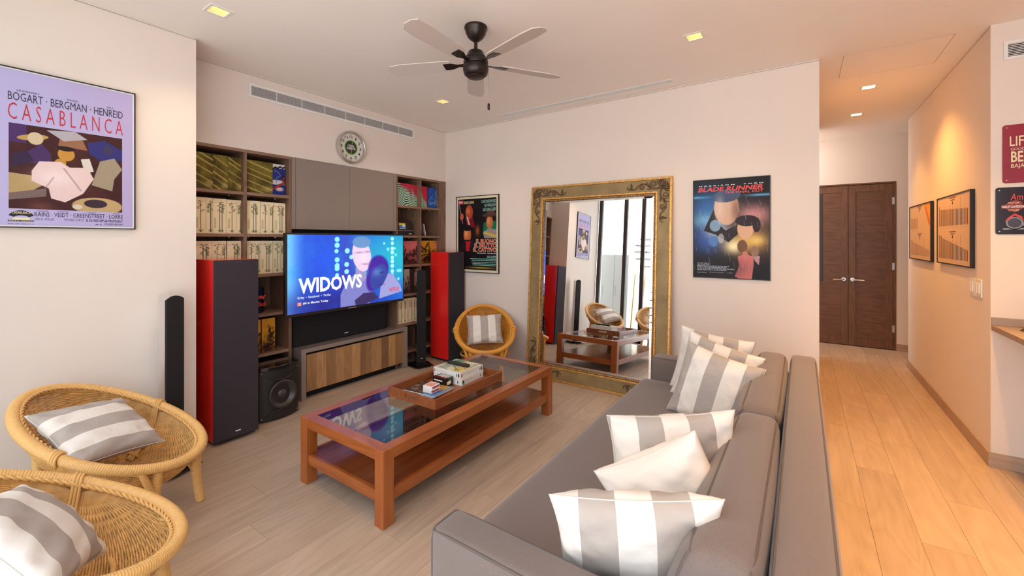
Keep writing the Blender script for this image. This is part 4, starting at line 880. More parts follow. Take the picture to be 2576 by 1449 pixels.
# two white game boxes
for k in range(2):
    cx, cy, w, d, a = 2.408+0.006*k, 2.148+0.008*k, 0.252, 0.272, math.radians(1.5-2*k); za = ZF+0.046*k
    t = thing('board_game', ['white game box at the bottom of the stack on the tray', 'white game box with green and yellow print on top of the stack'][k], 'game box', (cx, cy, za), 0, 'game boxes on the tray')
    quad_box(rect_at(cx, cy, w, d, a), za, za+0.0455).build('box_shell', M['paper'], t, bevel=0.0015)
    f1, f2 = side_planes(cx, cy, w, d, a, za, 0.0455)
    for f, nm in ((f1, 'front'), (f2, 'end')):
        q = Sheet(60, 14, (226, 224, 220))
        q.rect(.02, .1, .98, .12, (180, 176, 170)); q.rect(.10, .3, .52, .38, (206, 190, 184)); q.rect(.10, .5, .48, .56, (196, 194, 196)); q.rect(.78, .3, .88, .8, (236, 236, 238))
        for i in range(5): q.rect(.785+.02*i, .35, .792+.02*i, .78, (70, 66, 70))
        if k == 0: q.ell(.06, .45, .04, .3, (40, 44, 36)); q.ell(.09, .75, .035, .22, (96, 190, 70))
        else: q.rect(.03, .25, .055, .75, (210, 50, 44)); q.ell(.93, .5, .025, .35, (50, 60, 50))
        sheet_obj(q, f, M['boxprint'], t, nm+'_print', lift=0.0006)
    if k == 1: lettering('10', f1, 0.035, 0.3, 0.085, 0.75, M['ik_red'], t, 0.0012, bold=0.03)
    tp = top_plane(cx, cy, w, d, a, za+0.0455)
    q = Sheet(70, 74, (218, 214, 196)); q.soft(.25, .75, .3, .2, (214, 178, 80), .9); q.soft(.75, .2, .35, .2, (60, 128, 100), .95); q.soft(.3, .25, .25, .18, (150, 160, 150), .8); q.rect(.5, .45, .85, .58, (210, 66, 50), .9)
    for i in range(26): q.line(rng.random(), rng.random(), rng.random(), rng.random(), 0.010, [(40, 44, 40), (230, 226, 206), (66, 140, 110), (216, 176, 70)][i % 4], .8)
    for i in range(9): q.rect(.48+.05*i, .82, .50+.05*i, .92, (40, 36, 36))
    q.grain(6); sheet_obj(q, tp, M['boxprint'], t, 'top_print', lift=0.0006)
zt = ZF+0.092
t = thing('remote_control', 'black remote control lying on the top game box', 'remote', (2.43, 2.16, zt))
pts = rect_at(2.425, 2.165, 0.046, 0.20, math.radians(1))
quad_box(pts, zt+0.0012, zt+0.018).build('remote_body', M['blackmat'], t, bevel=0.007, seg=3)
for i in range(7):
    for j in (-1, 0, 1): MB().lathe([(0.0045, 0), (0.0035, 0.0016)], (2.425+j*0.012, 2.095+i*0.02, zt+0.018), 8).build('button', mat('button', (0.05, 0.05, 0.055, 1), 0.5) if i+j == -1 else bpy.data.materials['button'], t)
# black card game
t = thing('card_game', 'small black box with white lettering in the tray', 'game box', (2.245, 2.14, ZF))
cx, cy, w, d, a, hh = 2.232, 2.142, 0.082, 0.125, math.radians(-3), 0.062
quad_box(rect_at(cx, cy, w, d, a), ZF, ZF+hh).build('box_shell', M['blackgloss'], t, bevel=0.002)
f1, f2 = side_planes(cx, cy, w, d, a, ZF, hh)
tpl = top_plane(cx, cy, w, d, a, ZF+hh)
for i in range(3): patch(tpl, .34+.2*i, .12, .44+.2*i, .80, M['ik_white'], t, .0008, 'white_stroke')
patch(f2, .10, .60, .80, .74, M['ik_white'], t, .0008, 'white_stroke'); patch(f2, .10, .40, .30, .48, M['ik_scarlet'], t, .0008, 'red_mark')
patch(f1, .25, .25, .6, .6, M['ik_white'], t, .0008, 'card_mark'); patch(f1, .42, .3, .72, .66, M['ik_cream'], t, .0011, 'card_mark')
# magazines
for k in range(3):
    cx, cy, w, d, a = 2.072+0.008*k, 2.148-0.004*k, 0.205, 0.272+0.004*k, math.radians(2+1.5*k); za = ZF+0.0055*k
    t = thing('magazine', ['lowest magazine of the pile in the tray', 'middle magazine of the pile in the tray', 'topmost magazine with brown and blue cover in the tray'][k], 'magazine', (cx, cy, za), 0, 'magazines in the tray')
    quad_box(rect_at(cx, cy, w, d, a), za, za+0.005).build('pages', M['paper'], t)
    q = Sheet(56, 74, (92, 66, 50)); q.mix(np.clip(q.fbm(3, 3, 5+k)+.2, 0, 1), (40, 34, 34)); q.mix(np.clip(q.fbm(4, 3, 15+k)-.1, 0, 1)*1.2, (176, 150, 124))
    q.rect(0, .62, 1, 1, (96, 138, 196), .9); q.soft(.8, .75, .3, .18, (226, 150, 40), .95); q.rect(.15, .72, .55, .80, (232, 236, 240), .9); q.rect(.12, .86, .6, .9, (50, 70, 140), .9); q.grain(8)
    sheet_obj(q, top_plane(cx, cy, w, d, a, za+0.005), M['boxprint'], t, 'cover', lift=0.0003)
za = ZF+0.0170
for k in range(2):
    cx, cy, w, d, a, hh = 2.060+0.004*k, 2.085+0.004*k, 0.088, 0.075, math.radians(3+5*k), 0.022
    t = thing('card_deck', ['white and red card pack lying on the magazines', 'pale red card pack on top of another card pack'][k], 'card pack', (cx, cy, za), 0, 'card packs in the tray')
    quad_box(rect_at(cx, cy, w, d, a), za+.0004, za+hh).build('pack', M['paper'], t, bevel=.0012)
    f1, f2 = side_planes(cx, cy, w, d, a, za, hh); patch(f1, .08, .25, .92, .75, M['ik_red'], t, .0006, 'red_band')
    if k: patch(top_plane(cx, cy, w, d, a, za+hh), .08, .1, .62, .9, mat('salmon_card', rgb(226, 150, 132), .5), t, .0006, 'red_panel'); patch(top_plane(cx, cy, w, d, a, za+hh), .7, .1, .8, .9, M['ik_red'], t, .0006, 'red_panel')
    za += hh+.0006

# ================================================================== SOFA
t = thing('sofa', 'long grey fabric sofa seen from behind its near end', 'sofa', (2.05, 0.45, 0))
def piping(pts, parent, r=0.0038, closed=True): return MB().tube(pts, r, 6, closed).build('piping', M['piping'], parent, smooth=True)
SX0, SX1 = 0.885, 3.235
B(SX0+0.03, SX1-0.03, 0.0, 0.88, 0.09, 0.22).build('base_frame', M['sofa'], t, bevel=0.02, seg=3)
for x in (SX0+0.12, SX1-0.12):
    for y in (0.06, 0.80): MB().lathe([(0.018, 0), (0.024, 0.09)], (x, y, 0), 14).build('foot', M['blackmat'], t)
seat = soft_box(1.012, 3.088, 0.20, 0.965, 0.22, 0.452, 0.045, 14, (0.0, 0.012, 0.012)).build('seat_cushion', M['sofa'], t, smooth=True)
def edge(mb, pts, n=14):       # welt that follows the rounded edges of an upholstered block
    out = []
    for p, q in zip(pts[:-1], pts[1:]): out += [mb.place(np.array(p, float)*(1-u)+np.array(q, float)*u) for u in np.linspace(0, 1, n)[:-1]]
    return out+[mb.place(pts[-1])]
for k, (xa, xb) in enumerate(((SX0, 1.008), (3.090, SX1))):
    m_ = soft_box(xa, xb, -0.02, 0.905, 0.10, 0.604, 0.022, 12, (0.003, 0.006, 0.004))
    e1 = edge(m_, [(-1, 1, -0.9), (-1, 1, 1), (1, 1, 1), (1, 1, -0.9)]); e2 = edge(m_, [(-1, 1, 1), (-1, -1, 1)]); e3 = edge(m_, [(1, 1, 1), (1, -1, 1)])
    a = m_.build('armrest', M['sofa'], t, smooth=True)
    for e in (e1, e2, e3): piping(e, a, closed=False)
lean = lambda q: (q[0], q[1]+0.10*max(0, (0.74-q[2]))/0.3*(1 if q[1] > 0.14 else 0.25), q[2]+0.012*math.cos((q[0]-1.0)*2.6))
for k, (xa, xb) in enumerate(((1.02, 2.06), (2.075, 3.15))):
    m_ = soft_box(xa, xb, 0.072, 0.225, 0.38, 0.735, 0.045, 14, (0.004, 0.028, 0.012), lean)
    es = [edge(m_, [(-1, y, -0.6), (-1, y, 1), (1, y, 1), (1, y, -0.6)]) for y in (1, -1)]
    a = m_.build('back_cushion', M['sofa'], t, smooth=True)
    for e in es: piping(e, a, closed=False)
m_ = soft_box(SX0+0.01, SX1-0.01, -0.075, 0.062, 0.10, 0.728, 0.035, 14, (0.003, 0.008, 0.010))
es = [edge(m_, [(-1, y, -0.9), (-1, y, 1), (1, y, 1), (1, y, -0.9)]) for y in (1, -1)]
a = m_.build('back_frame', M['sofa'], t, smooth=True)
for e in es: piping(e, a, closed=False)
# ------------------------------------------------------------------ cushions
def pillow_mesh(w, h, th, seed, n=36):
    r = np.random.default_rng(seed); mb = MB(); g = np.linspace(-1, 1, n+1); g = np.sign(g)*(1-(1-np.abs(g))**1.4)
    ph = r.uniform(0, 6.3, 8)
    def pt(u, v, sg):
        x = w/2*u*(1-0.085*(1-v*v)*abs(u)**3); y = h/2*v*(1-0.085*(1-u*u)*abs(v)**3)
        e = max(0.0, (1-u*u)*(1-v*v)); z = th/2*e**0.42
        wr = 0.006*e**0.3*(1-e)*(math.sin(9*u+5*v+ph[0])+math.sin(13*v-6*u+ph[1])+0.7*math.sin(17*(u+v)+ph[2]))+0.006*e*math.sin(3*u+ph[3])*math.sin(3.4*v+ph[4])
        return (x, y, sg*(z+wr))
    for sg in (1, -1):
        b = len(mb.v)
        mb.v += [pt(u, v, sg) for v in g for u in g]
        for j in range(n):
            for i in range(n):
                q = (b+j*(n+1)+i, b+j*(n+1)+i+1, b+(j+1)*(n+1)+i+1, b+(j+1)*(n+1)+i); mb.f.append(q if sg > 0 else q[::-1])
    return mb
SM = {}
def pillow(label, c, right, up, w, h, th, seed, stripe=0, off=0.25, period=0.19, group='cushions on the sofa'):
    right = Vector(right).normalized(); up = Vector(up); up = (up-right*up.dot(right)).normalized(); nn = right.cross(up)
    key = (stripe, off, period)
    if stripe is None: m = M.setdefault('cream_cotton', stripes('cream_cotton', 0, 9.0, 0.1, (0.86, 0.80, 0.74, 1), (0.86, 0.80, 0.74, 1)))
    else: m = SM.setdefault(key, stripes('striped_cotton', stripe, period, off, CR, GR))
    o = pillow_mesh(w, h, th, seed).build('cushion', m, None, smooth=True, fix=True)
    sm = [(w/2*u*(1-0.085*(1-v*v)*abs(u)**3), h/2*v*(1-0.085*(1-u*u)*abs(v)**3), 0) for u, v in [(x, -1) for x in np.linspace(-1, 1, 20)]+[(1, x) for x in np.linspace(-1, 1, 20)[1:]]+[(x, 1) for x in np.linspace(1, -1, 20)[1:]]+[(-1, x) for x in np.linspace(1, -1, 20)[1:-1]]]
    o.matrix_world = Matrix(((right.x, up.x, nn.x, c[0]), (right.y, up.y, nn.y, c[1]), (right.z, up.z, nn.z, c[2]), (0, 0, 0, 1)))
    MB().tube(sm, 0.0022, 5, True).build('seam', M['seam'], o, world=False, smooth=True)
    return tag(o, label, 'cushion', group)
M['seam'] = mat('cushion_seam', (0.70, 0.63, 0.57, 1), 0.9)
pillow('striped cushion leaning on the near armrest of the sofa', (1.150, 0.380, 0.610), (0.165, -0.345, 0.025), (-0.13, -0.08, 0.36), 0.44, 0.38, 0.16, 1, 0, 0.26, 0.190)
pillow('striped cushion behind the plain cream cushion on the sofa', (1.655, 0.405, 0.625), (0.22, -0.37, 0.03), (-0.02, -0.02, 0.3), 0.47, 0.36, 0.15, 2, 0, 0.20, 0.185)
pillow('plain cream cushion lying between two striped cushions', (1.500, 0.375, 0.560), (0.10, -0.29, 0.17), (-0.30, 0.55, 0.75), 0.38, 0.37, 0.22, 3, None)
pillow('striped cushion standing against the far armrest of the sofa', (2.985, 0.485, 0.640), (0.09, -0.38, -0.07), (0.0, -0.12, 0.9), 0.44, 0.42, 0.15, 4, 0, 0.30, 0.175)
pillow('striped cushion in the middle of the three at the far end', (2.785, 0.430, 0.630), (0.0, -0.32, -0.09), (0.10, -0.16, 0.85), 0.42, 0.41, 0.15, 5, 0, 0.30, 0.175)
pillow('striped cushion at the front of the three at the far end', (2.560, 0.405, 0.615), (-0.04, -0.30, -0.07), (0.18, -0.13, 0.85), 0.41, 0.42, 0.17, 6, 0, 0.80, 0.175)

# ================================================================== RATTAN CHAIRS
CA, CB, CH_, CZ, CK = 0.305, 0.371, 0.172, 0.500, 0.011      # half width, half length, rise, mid height, curl of the rim
def rimz(sf): return CZ-CH_*sf+CK*(2*sf*sf-1)
DEP = 0.255
def bowl(sx, sf, inset=0.965):
    a, b = sx*inset, sf*inset; r2 = min(1.0, sx*sx+sf*sf)
    k = (1-r2)**0.62
    return np.array((b*CB-0.035*k, -a*CA, rimz(sf*inset)-DEP*k-0.004))      # chair faces local +X, its right is -Y
def bnorm(sx, sf):
    e = 0.02; p = bowl(sx, sf); u = bowl(sx+e if sx < 0.9 else sx-e, sf)-p; v = bowl(sx, sf+e if sf < 0.9 else sf-e)-p
    n = np.cross(u, v); n /= np.linalg.norm(n)+1e-9
    return n if n[2] > 0 else -n
cw = MB(); NM, NC = 108, 25
def even(fn, lo, hi, n):
    q = np.linspace(lo, hi, 600); P_ = np.array([fn(v) for v in q]); L_ = np.concatenate([[0], np.cumsum(np.linalg.norm(np.diff(P_, axis=0), axis=1))])
    return np.interp(np.linspace(0, L_[-1], n), L_, q)
KS = even(lambda v: bowl(0, v), -0.9995, 0.9995, NM); cxs = even(lambda v: bowl(v, 0), -0.95, 0.95, NC)
for i in range(NM):
    k = KS[i]; path = []; nr = []
    for sx in even(lambda v: bowl(v, 0), -0.99, 0.99, 76):
        sf = k*math.sqrt(max(0, 1-sx*sx)); n = bnorm(sx, sf)
        ph = np.interp(sx, cxs, np.arange(NC)); off = 0.0030*math.cos(PI*ph)*(1 if i % 2 else -1)
        path.append(bowl(sx, sf)+n*off); nr.append(n)
    cw.tube(path, 0.0042, 4, nrm=nr)
for j, sx0_ in enumerate(cxs):
    for dx in (-0.010, 0.010):
        sx = sx0_+dx; m_ = math.sqrt(max(0.0, 1-sx*sx)); path = []; nr = []
        for kk in KS[::1]:
            sf = kk*m_; path.append(bowl(sx, sf)); nr.append(bnorm(sx, sf))
        cw.tube(path, 0.0026, 4, nrm=nr)
weave = cw.mesh('woven_basket')
weave.polygons.foreach_set('use_smooth', [True]*len(weave.polygons))
def rim_pt(th, da=0.0, dz=0.0): return np.array(((CB+da)*math.cos(th), -(CA+da)*math.sin(th), rimz(math.cos(th))+dz))
NR = 1040; ths = np.arange(NR)*2*PI/NR
rim = MB().tube([rim_pt(a) for a in ths], 0.0235*(1+0.028*np.cos(ths*260)), 12, True).mesh('rim')
rim.polygons.foreach_set('use_smooth', [True]*len(rim.polygons))
br = MB()
for k in range(2):
    br.tube([rim_pt(a, -0.027+0.0045*math.cos(a*46+PI*k), 0.002+0.0045*math.sin(a*46+PI*k)) for a in np.linspace(0, 2*PI, 520, endpoint=False)], 0.0050, 5, True)
braid = br.mesh('braid'); braid.polygons.foreach_set('use_smooth', [True]*len(braid.polygons))
def wrap_tube(pts, r, n=10, per=0.0075, taper=1.0):
    P = np.array(pts, float); seg = np.linalg.norm(np.diff(P, axis=0), axis=1); L = np.concatenate([[0], np.cumsum(seg)])
    m = max(8, int(L[-1]/per*4)); tt = np.linspace(0, L[-1], m)
    # smooth through the given points
    Q = np.stack([np.interp(tt, L, P[:, d]) for d in range(3)], 1)
    ks = max(3, m//10); ker = np.ones(ks)/ks
    Qp = np.concatenate([np.repeat(Q[:1], ks, 0), Q, np.repeat(Q[-1:], ks, 0)]); Q2 = np.stack([np.convolve(Qp[:, d], ker, 'same') for d in range(3)], 1)[ks:-ks]
    Q2[0], Q2[-1] = Q[0], Q[-1]
    rr = r*(1+0.035*np.cos(tt/per*2*PI))*np.linspace(1, taper, m)
    mb = MB().tube(Q2, rr, n); return mb
def leg_mesh(s): # front legs
    p = rim_pt(s*0.52)
    return wrap_tube([(p[0]-0.02, p[1], p[2]-0.010), (0.283, -s*0.152, 0.20), (0.292, -s*0.160, 0.10), (0.302, -s*0.170, 0.0)], 0.0225, 10)
def bracket_mesh(s):
    p = rim_pt(s*0.95)
    return wrap_tube([(p[0]-0.01, p[1]*0.97, p[2]-0.018), (p[0]+0.055, p[1]*0.86, p[2]-0.035), (0.290, -s*0.172, 0.235), (0.292, -s*0.162, 0.13)], 0.0150, 8)
def brace_mesh(s):
    return wrap_tube([(0.290, -s*0.155, 0.165), (0.24, -s*0.155, 0.235), (0.10, -s*0.16, 0.205), (-0.12, -s*0.165, 0.165), (-0.20, -s*0.165, 0.15)], 0.0135, 8)
def back_leg_mesh(s):
    q = bowl(s*0.45, -0.62)
    return wrap_tube([(q[0], q[1], q[2]-0.004), (-0.20, -s*0.165, 0.18), (-0.235, -s*0.185, 0.0)], 0.019, 10)
def strap_mesh(s):
    m_ = MB()
    for d in (-0.012, 0.0, 0.012):
        pth = [rim_pt(s*PI/2+d*2.2)+np.array((0, -s*0.030*math.cos(a)*1.0, 0.030*math.sin(a))) for a in np.linspace(-0.9, PI, 10)]
        pth += [bowl(s*v, d*2.4)+bnorm(s*v, d*2.4)*0.008 for v in np.linspace(0.93, 0.42, 14)]
        m_.tube(pth, 0.0058, 6)
    return m_
def band_mesh(s, v):
    p = bowl(s*v, 0)+bnorm(s*v, 0)*0.009; m_ = MB()
    for dv in (-0.016, 0.0, 0.016):
        m_.tube([bowl(s*(v+dv), u)+bnorm(s*(v+dv), u)*(0.0145 if abs(u) < 0.06 else 0.0) for u in np.linspace(-0.075, 0.075, 9)], 0.0034, 5)
    return m_
parts = [('front_leg', leg_mesh(1)), ('front_leg', leg_mesh(-1)), ('bracket', bracket_mesh(1)), ('bracket', bracket_mesh(-1)), ('stretcher', brace_mesh(1)), ('stretcher', brace_mesh(-1)), ('back_leg', back_leg_mesh(1)), ('back_leg', back_leg_mesh(-1)),
         ('cross_stretcher', wrap_tube([(-0.205, -0.165, 0.14), (-0.205, 0.165, 0.14)], 0.012, 8)), ('under_ring', wrap_tube([(0.26*math.cos(a)*0.75-0.02, 0.26*math.sin(a), 0.235) for a in np.linspace(0, 2*PI, 40)], 0.010, 8))]
chair_meshes = []
for nm, mb in parts:
    me = mb.mesh(nm); me.polygons.foreach_set('use_smooth', [True]*len(me.polygons)); chair_meshes.append((nm, me))
straps = []
for s_ in (1, -1):
    me = strap_mesh(s_).mesh('strap'); me.polygons.foreach_set('use_smooth', [True]*len(me.polygons))
    bs = []
    for v in (0.80, 0.66, 0.52):
        b_ = band_mesh(s_, v).mesh('binding'); b_.polygons.foreach_set('use_smooth', [True]*len(b_.polygons)); bs.append(b_)
    straps.append((me, bs))
for me in [weave, rim, braid]+[m_ for _, m_ in chair_meshes]+[m_ for m_, _ in straps]+[b for _, bs in straps for b in bs]: me.materials.append(M['rattan'])
def add(name, me, parent, m=None):
    o = bpy.data.objects.new(name, me); COL.objects.link(o); o.parent = parent
    if m: o.material_slots[0].link = 'OBJECT'; o.material_slots[0].material = m
    return o
def rattan_chair(label, loc, yaw, mc, mw):
    t = thing('rattan_chair', label, 'chair', (*loc, 0), yaw, 'round rattan tub chairs')
    o = add('woven_basket', weave, t, mw); o['kind'] = 'stuff'
    add('rim', rim, t, mc); add('braid', braid, t, mc)
    for nm, me in chair_meshes: add(nm, me, t, mc)
    for me, bs in straps:
        s_ = add('strap', me, t, mc)
        for b in bs: add('binding', b, s_, mc)
    return t
rattan_chair('round rattan tub chair beside the left wall under the poster', (0.627, 2.880), -0.865, M['rattan'], M['rattanweave'])
rattan_chair('round rattan tub chair nearest the camera at the lower left', (0.266, 2.090), -0.480, M['rattan'], M['rattanweave'])
rattan_chair('honey coloured rattan tub chair in the far corner by the mirror', (3.545, 2.792), -2.432, M['honey'], M['honeyweave'])
def chair_pillow(label, loc, yaw, seed, c, right, up, w, h, th, stripe, off, per):
    Mx = Matrix.Translation(Vector((*loc, 0))) @ Matrix.Rotation(yaw, 4, 'Z'); R3 = Mx.to_3x3()
    return pillow(label, Mx @ Vector(c), R3 @ Vector(right), R3 @ Vector(up), w, h, th, seed, stripe, off, per, 'cushions on the rattan chairs')
pillow('striped cushion in the rattan chair beside the left wall', (0.560, 2.850, 0.515), (0.33, 0.15, -0.058), (-0.101, 0.299, 0.189), 0.41, 0.38, 0.13, 11, 1, 0.80, 0.150, 'cushions on the rattan chairs')
pillow('striped cushion in the nearest rattan chair at the lower left', (0.238, 1.990, 0.520), (0.175, 0.32, -0.12), (-0.132, 0.19, 0.198), 0.42, 0.38, 0.14, 12, 0, 0.30, 0.180, 'cushions on the rattan chairs')
chair_pillow('striped cushion in the honey rattan chair by the mirror', (3.545, 2.792), -2.432, 13, (-0.035, 0.0, 0.490), (0.0, 1, 0.03), (-0.60, 0.03, 0.80), 0.38, 0.34, 0.13, 0, 0.77, 0.160)

# ================================================================== LEANING MIRROR
LEAN = math.radians(3.5); MW, MH = 1.478, 2.022
t = bpy.data.objects.new('floor_mirror', None); COL.objects.link(t); t.empty_display_size = 0.05
tag(t, 'large antique gilt framed mirror leaning on the wall', 'mirror')
# local x runs to the viewer's right (world -Y), local z up, local -y towards the room
t.matrix_world = Matrix.Translation((3.800, 2.435, 0.002)) @ Matrix.Rotation(-PI/2, 4, 'Z') @ Matrix.Rotation(-LEAN, 4, 'X')
def ring(o, i, y0, y1):     # rectangular ring of outer inset o, inner inset i, mitred
    m_ = MB(); O_ = [(o, o), (MW-o, o), (MW-o, MH-o), (o, MH-o)]; I_ = [(i, i), (MW-i, i), (MW-i, MH-i), (i, MH-i)]
    for k in range(4):
        j = (k+1) % 4; q = [O_[k], O_[j], I_[j], I_[k]]
        m_.add([(x, y0, z) for x, z in q]+[(x, y1, z) for x, z in q], [(0, 1, 2, 3), (7, 6, 5, 4), (0, 4, 5, 1), (1, 5, 6, 2), (2, 6, 7, 3), (3, 7, 4, 0)])
    return m_
def mb_local(m_, name, mt, par=None, **k): return m_.build(name, mt, par or t, world=False, **k)
mb_local(ring(0.0, 0.019, -0.006, 0.045), 'outer_moulding', M['gold'], bevel=0.002)
mb_local(ring(0.0195, 0.127, 0.006, 0.040), 'frame_panel', M['olive'])
mb_local(ring(0.1275, 0.144, -0.002, 0.040), 'inner_moulding', M['gold'], bevel=0.003)
mb_local(ring(0.1445, 0.163, 0.010, 0.040), 'bead_bed', M['orn'])
bd = MB(); i_ = 0.1535
for x0_, z0_, x1_, z1_ in ((i_, i_, MW-i_, i_), (MW-i_, i_, MW-i_, MH-i_), (MW-i_, MH-i_, i_, MH-i_), (i_, MH-i_, i_, i_)):
    L_ = math.hypot(x1_-x0_, z1_-z0_); n_ = int(L_/0.0155)
    for k in range(n_): f_ = k/n_; bd.ball((x0_+(x1_-x0_)*f_, 0.008, z0_+(z1_-z0_)*f_), 0.0068, 6, 4)
o = mb_local(bd, 'beading', M['gold'], smooth=True); o['kind'] = 'stuff'
B(0.1635, MW-0.1635, 0.024, 0.030, 0.1635, MH-0.1635).build('mirror_glass', M['mirror'], t, world=False)
bv = MB(); a_, b_ = 0.1635, 0.186
O_ = [(a_, a_), (MW-a_, a_), (MW-a_, MH-a_), (a_, MH-a_)]; I_ = [(b_, b_), (MW-b_, b_), (MW-b_, MH-b_), (b_, MH-b_)]
for k in range(4):
    j = (k+1) % 4; bv.add([(O_[k][0], 0.0237, O_[k][1]), (O_[j][0], 0.0237, O_[j][1]), (I_[j][0], 0.0222, I_[j][1]), (I_[k][0], 0.0222, I_[k][1])], [(0, 1, 2, 3)])
mb_local(bv, 'bevelled_edge', M['mirror'])
def spiral(cs, cq, r0, turns, a0, d=1, r1=0.006): return [(cs+(r0+(r1-r0)*u)*math.cos(a0+d*u*turns*2*PI), cq+(r0+(r1-r0)*u)*math.sin(a0+d*u*turns*2*PI)) for u in np.linspace(0, 1, 30)]
arm = [[(0.095, 0.080), (0.115, 0.094), (0.14, 0.098), (0.165, 0.092), (0.185, 0.075)]+spiral(0.160, 0.055, 0.034, 1.35, 0.6, -1),
       [(0.150, 0.098), (0.185, 0.088), (0.215, 0.062), (0.245, 0.046), (0.28, 0.050)]+spiral(0.262, 0.076, 0.026, 1.4, -1.0, 1),
       [(0.275, 0.052), (0.300, 0.066), (0.320, 0.088), (0.345, 0.098), (0.37, 0.088)]+spiral(0.362, 0.074, 0.014, 1.1, 1.2, -1, 0.004),
       [(0.345, 0.096), (0.375, 0.100), (0.400, 0.085), (0.405, 0.068)], [(0.205, 0.066), (0.22, 0.04), (0.222, 0.026)], [(0.18, 0.088), (0.20, 0.10), (0.215, 0.096)], [(0.36, 0.062), (0.37, 0.045), (0.36, 0.038)]]
for sx_, sz_ in ((0, 0), (1, 0), (0, 1), (1, 1)):
    om = MB()
    def to3(s_, q_, swap):
        x, z = (s_, q_) if not swap else (q_, s_)
        return (MW-x if sx_ else x, 0.0035, MH-z if sz_ else z)
    for swap in (False, True):
        for pth in arm:
            n_ = len(pth); om.tube([to3(a+0.008, b+0.006, swap) for a, b in pth], np.linspace(0.0072, 0.0040, n_), 6)
    for k in range(9):
        a = PI+PI/4+(k-4)*0.34
        pth = [(0.092+0.012*u*math.cos(a)*6, 0.092+0.012*u*math.sin(a)*6) for u in np.linspace(0.15, 1.0, 6)]
        om.tube([to3(p, q, False) for p, q in pth], [0.0035, 0.006, 0.0085, 0.0105, 0.0105, 0.005], 6)
    om.ball(to3(0.094, 0.094, False), 0.013, 10, 6)
    mb_local(om, 'corner_ornament', M['orn'], smooth=True)

# ================================================================== POSTERS
def framed(name, label, pl, fw, depth, mat_w=0.0, mat_m=None, cat='poster'):
    t = thing(name, label, cat, pl.O)
    def bx(u0, u1, v0, v1, d0, d1):
        c = [pl.at(u, v, d) for d in (d0, d1) for u, v in ((u0, v0), (u1, v0), (u1, v1), (u0, v1))]
        return c, [(0, 3, 2, 1), (4, 5, 6, 7), (0, 1, 5, 4), (1, 2, 6, 5), (2, 3, 7, 6), (3, 0, 4, 7)]
    for nm, a in (('frame_bar', (0, pl.w, 0, fw)), ('frame_bar', (0, pl.w, pl.h-fw, pl.h)), ('frame_bar', (0, fw, fw, pl.h-fw)), ('frame_bar', (pl.w-fw, pl.w, fw, pl.h-fw))):
        MB().add(*bx(*a, 0.0, depth)).build(nm, M['frame'], t, bevel=0.001)
    MB().add(*bx(fw, pl.w-fw, fw, pl.h-fw, 0.002, depth-0.006)).build('backing_board', mat_m or M['paper'], t)
    inner = Plane(pl.at(fw, fw, depth-0.006), pl.U, pl.V, pl.w-2*fw, pl.h-2*fw)
    return t, inner
def fine_print(pl, rows, m, parent, seed, lift=0.0012):
    """blocks of print too small to read: one thin strip per word"""
    r = np.random.default_rng(seed); mb = MB()
    for (u0, u1, v, h) in rows:
        u = u0
        while u < u1-0.004:
            w_ = min(u1-u, r.uniform(0.012, 0.05)); mb.add([pl.at(a*pl.w, b*pl.h, lift) for a, b in ((u, v), (u+w_, v), (u+w_, v+h), (u, v+h))], [(0, 1, 2, 3)]); u += w_+0.008
    return tag(mb.build('fine_print', m, parent), kind='stuff')
# lavender poster on the left wall
pl = Plane((0.258, YE, 1.513), (1, 0, 0), (0, 0, 1), 0.570, 0.839)
t, q = framed('framed_poster', 'framed lavender film poster with red title on the left wall', pl, 0.006, 0.020)
S = Sheet(30, 44, (186, 178, 222)); S.mix(np.clip(S.X*1.1-0.3, 0, 1)*0.5, (168, 150, 190)); sheet_obj(S, q, M['print'], t, 'poster_sheet', u0=0.012, u1=0.988, v0=0.008, v1=0.992)
S = Sheet(270, 320, (66, 34, 36))                                  # generic colour composition
S.mix(np.clip(S.fbm(2, 2, 4), 0, 1)*0.5, (92, 50, 42)); S.rect(0, 0, 0.14, 0.22, (78, 50, 108), 0.9); S.poly([(.42, .08), (.62, .10), (.66, .22), (.40, .20)], (150, 104, 78)); S.poly([(.30, .03), (.55, .0), (.66, .08), (.45, .14)], (176, 170, 178))
S.poly([(.12, .34), (.26, .20), (.34, .32), (.34, .46), (.12, .44)], (74, 50, 96)); S.ell(.19, .14, .13, .035, (186, 150, 88), rot=-.2); S.ell(.21, .15, .065, .075, (206, 188, 156)); S.poly([(.02, .36), (.14, .30), (.20, .42), (.02, .52)], (56, 40, 70))
S.poly([(0, .70), (0, .58), (.2, .60), (.3, .68), (.16, .80), (0, .83)], (178, 150, 104)); S.poly([(0, .82), (.3, .74), (.30, .84), (0, .90)], (120, 100, 96))
S.poly([(.66, .12), (.82, .06), (1, .16), (1, .30), (.80, .34), (.68, .26)], (52, 50, 116)); S.ell(.86, .18, .05, .06, (64, 58, 88))
S.poly([(.78, .34), (.92, .28), (1, .42), (.92, .56), (.90, .72), (.70, .66), (.74, .50)], (158, 144, 122)); S.poly([(.60, .34), (.68, .32), (.72, .48), (.64, .52)], (214, 206, 196))
S.ell(.47, .30, .075, .085, (196, 142, 66)); S.ell(.47, .23, .075, .03, (44, 28, 30)); S.ell(.42, .41, .05, .05, (192, 140, 66))
S.poly([(.24, .42), (.42, .40), (.50, .46), (.66, .44), (.72, .58), (.62, .78), (.46, .90), (.34, .86), (.32, .74), (.18, .66), (.18, .54)], (226, 198, 196)); S.soft(.38, .60, .16, .10, (240, 220, 220), .8); S.line(.45, .48, .60, .74, .008, (170, 140, 150), .8); S.line(.36, .60, .30, .72, .008, (180, 150, 156), .7)
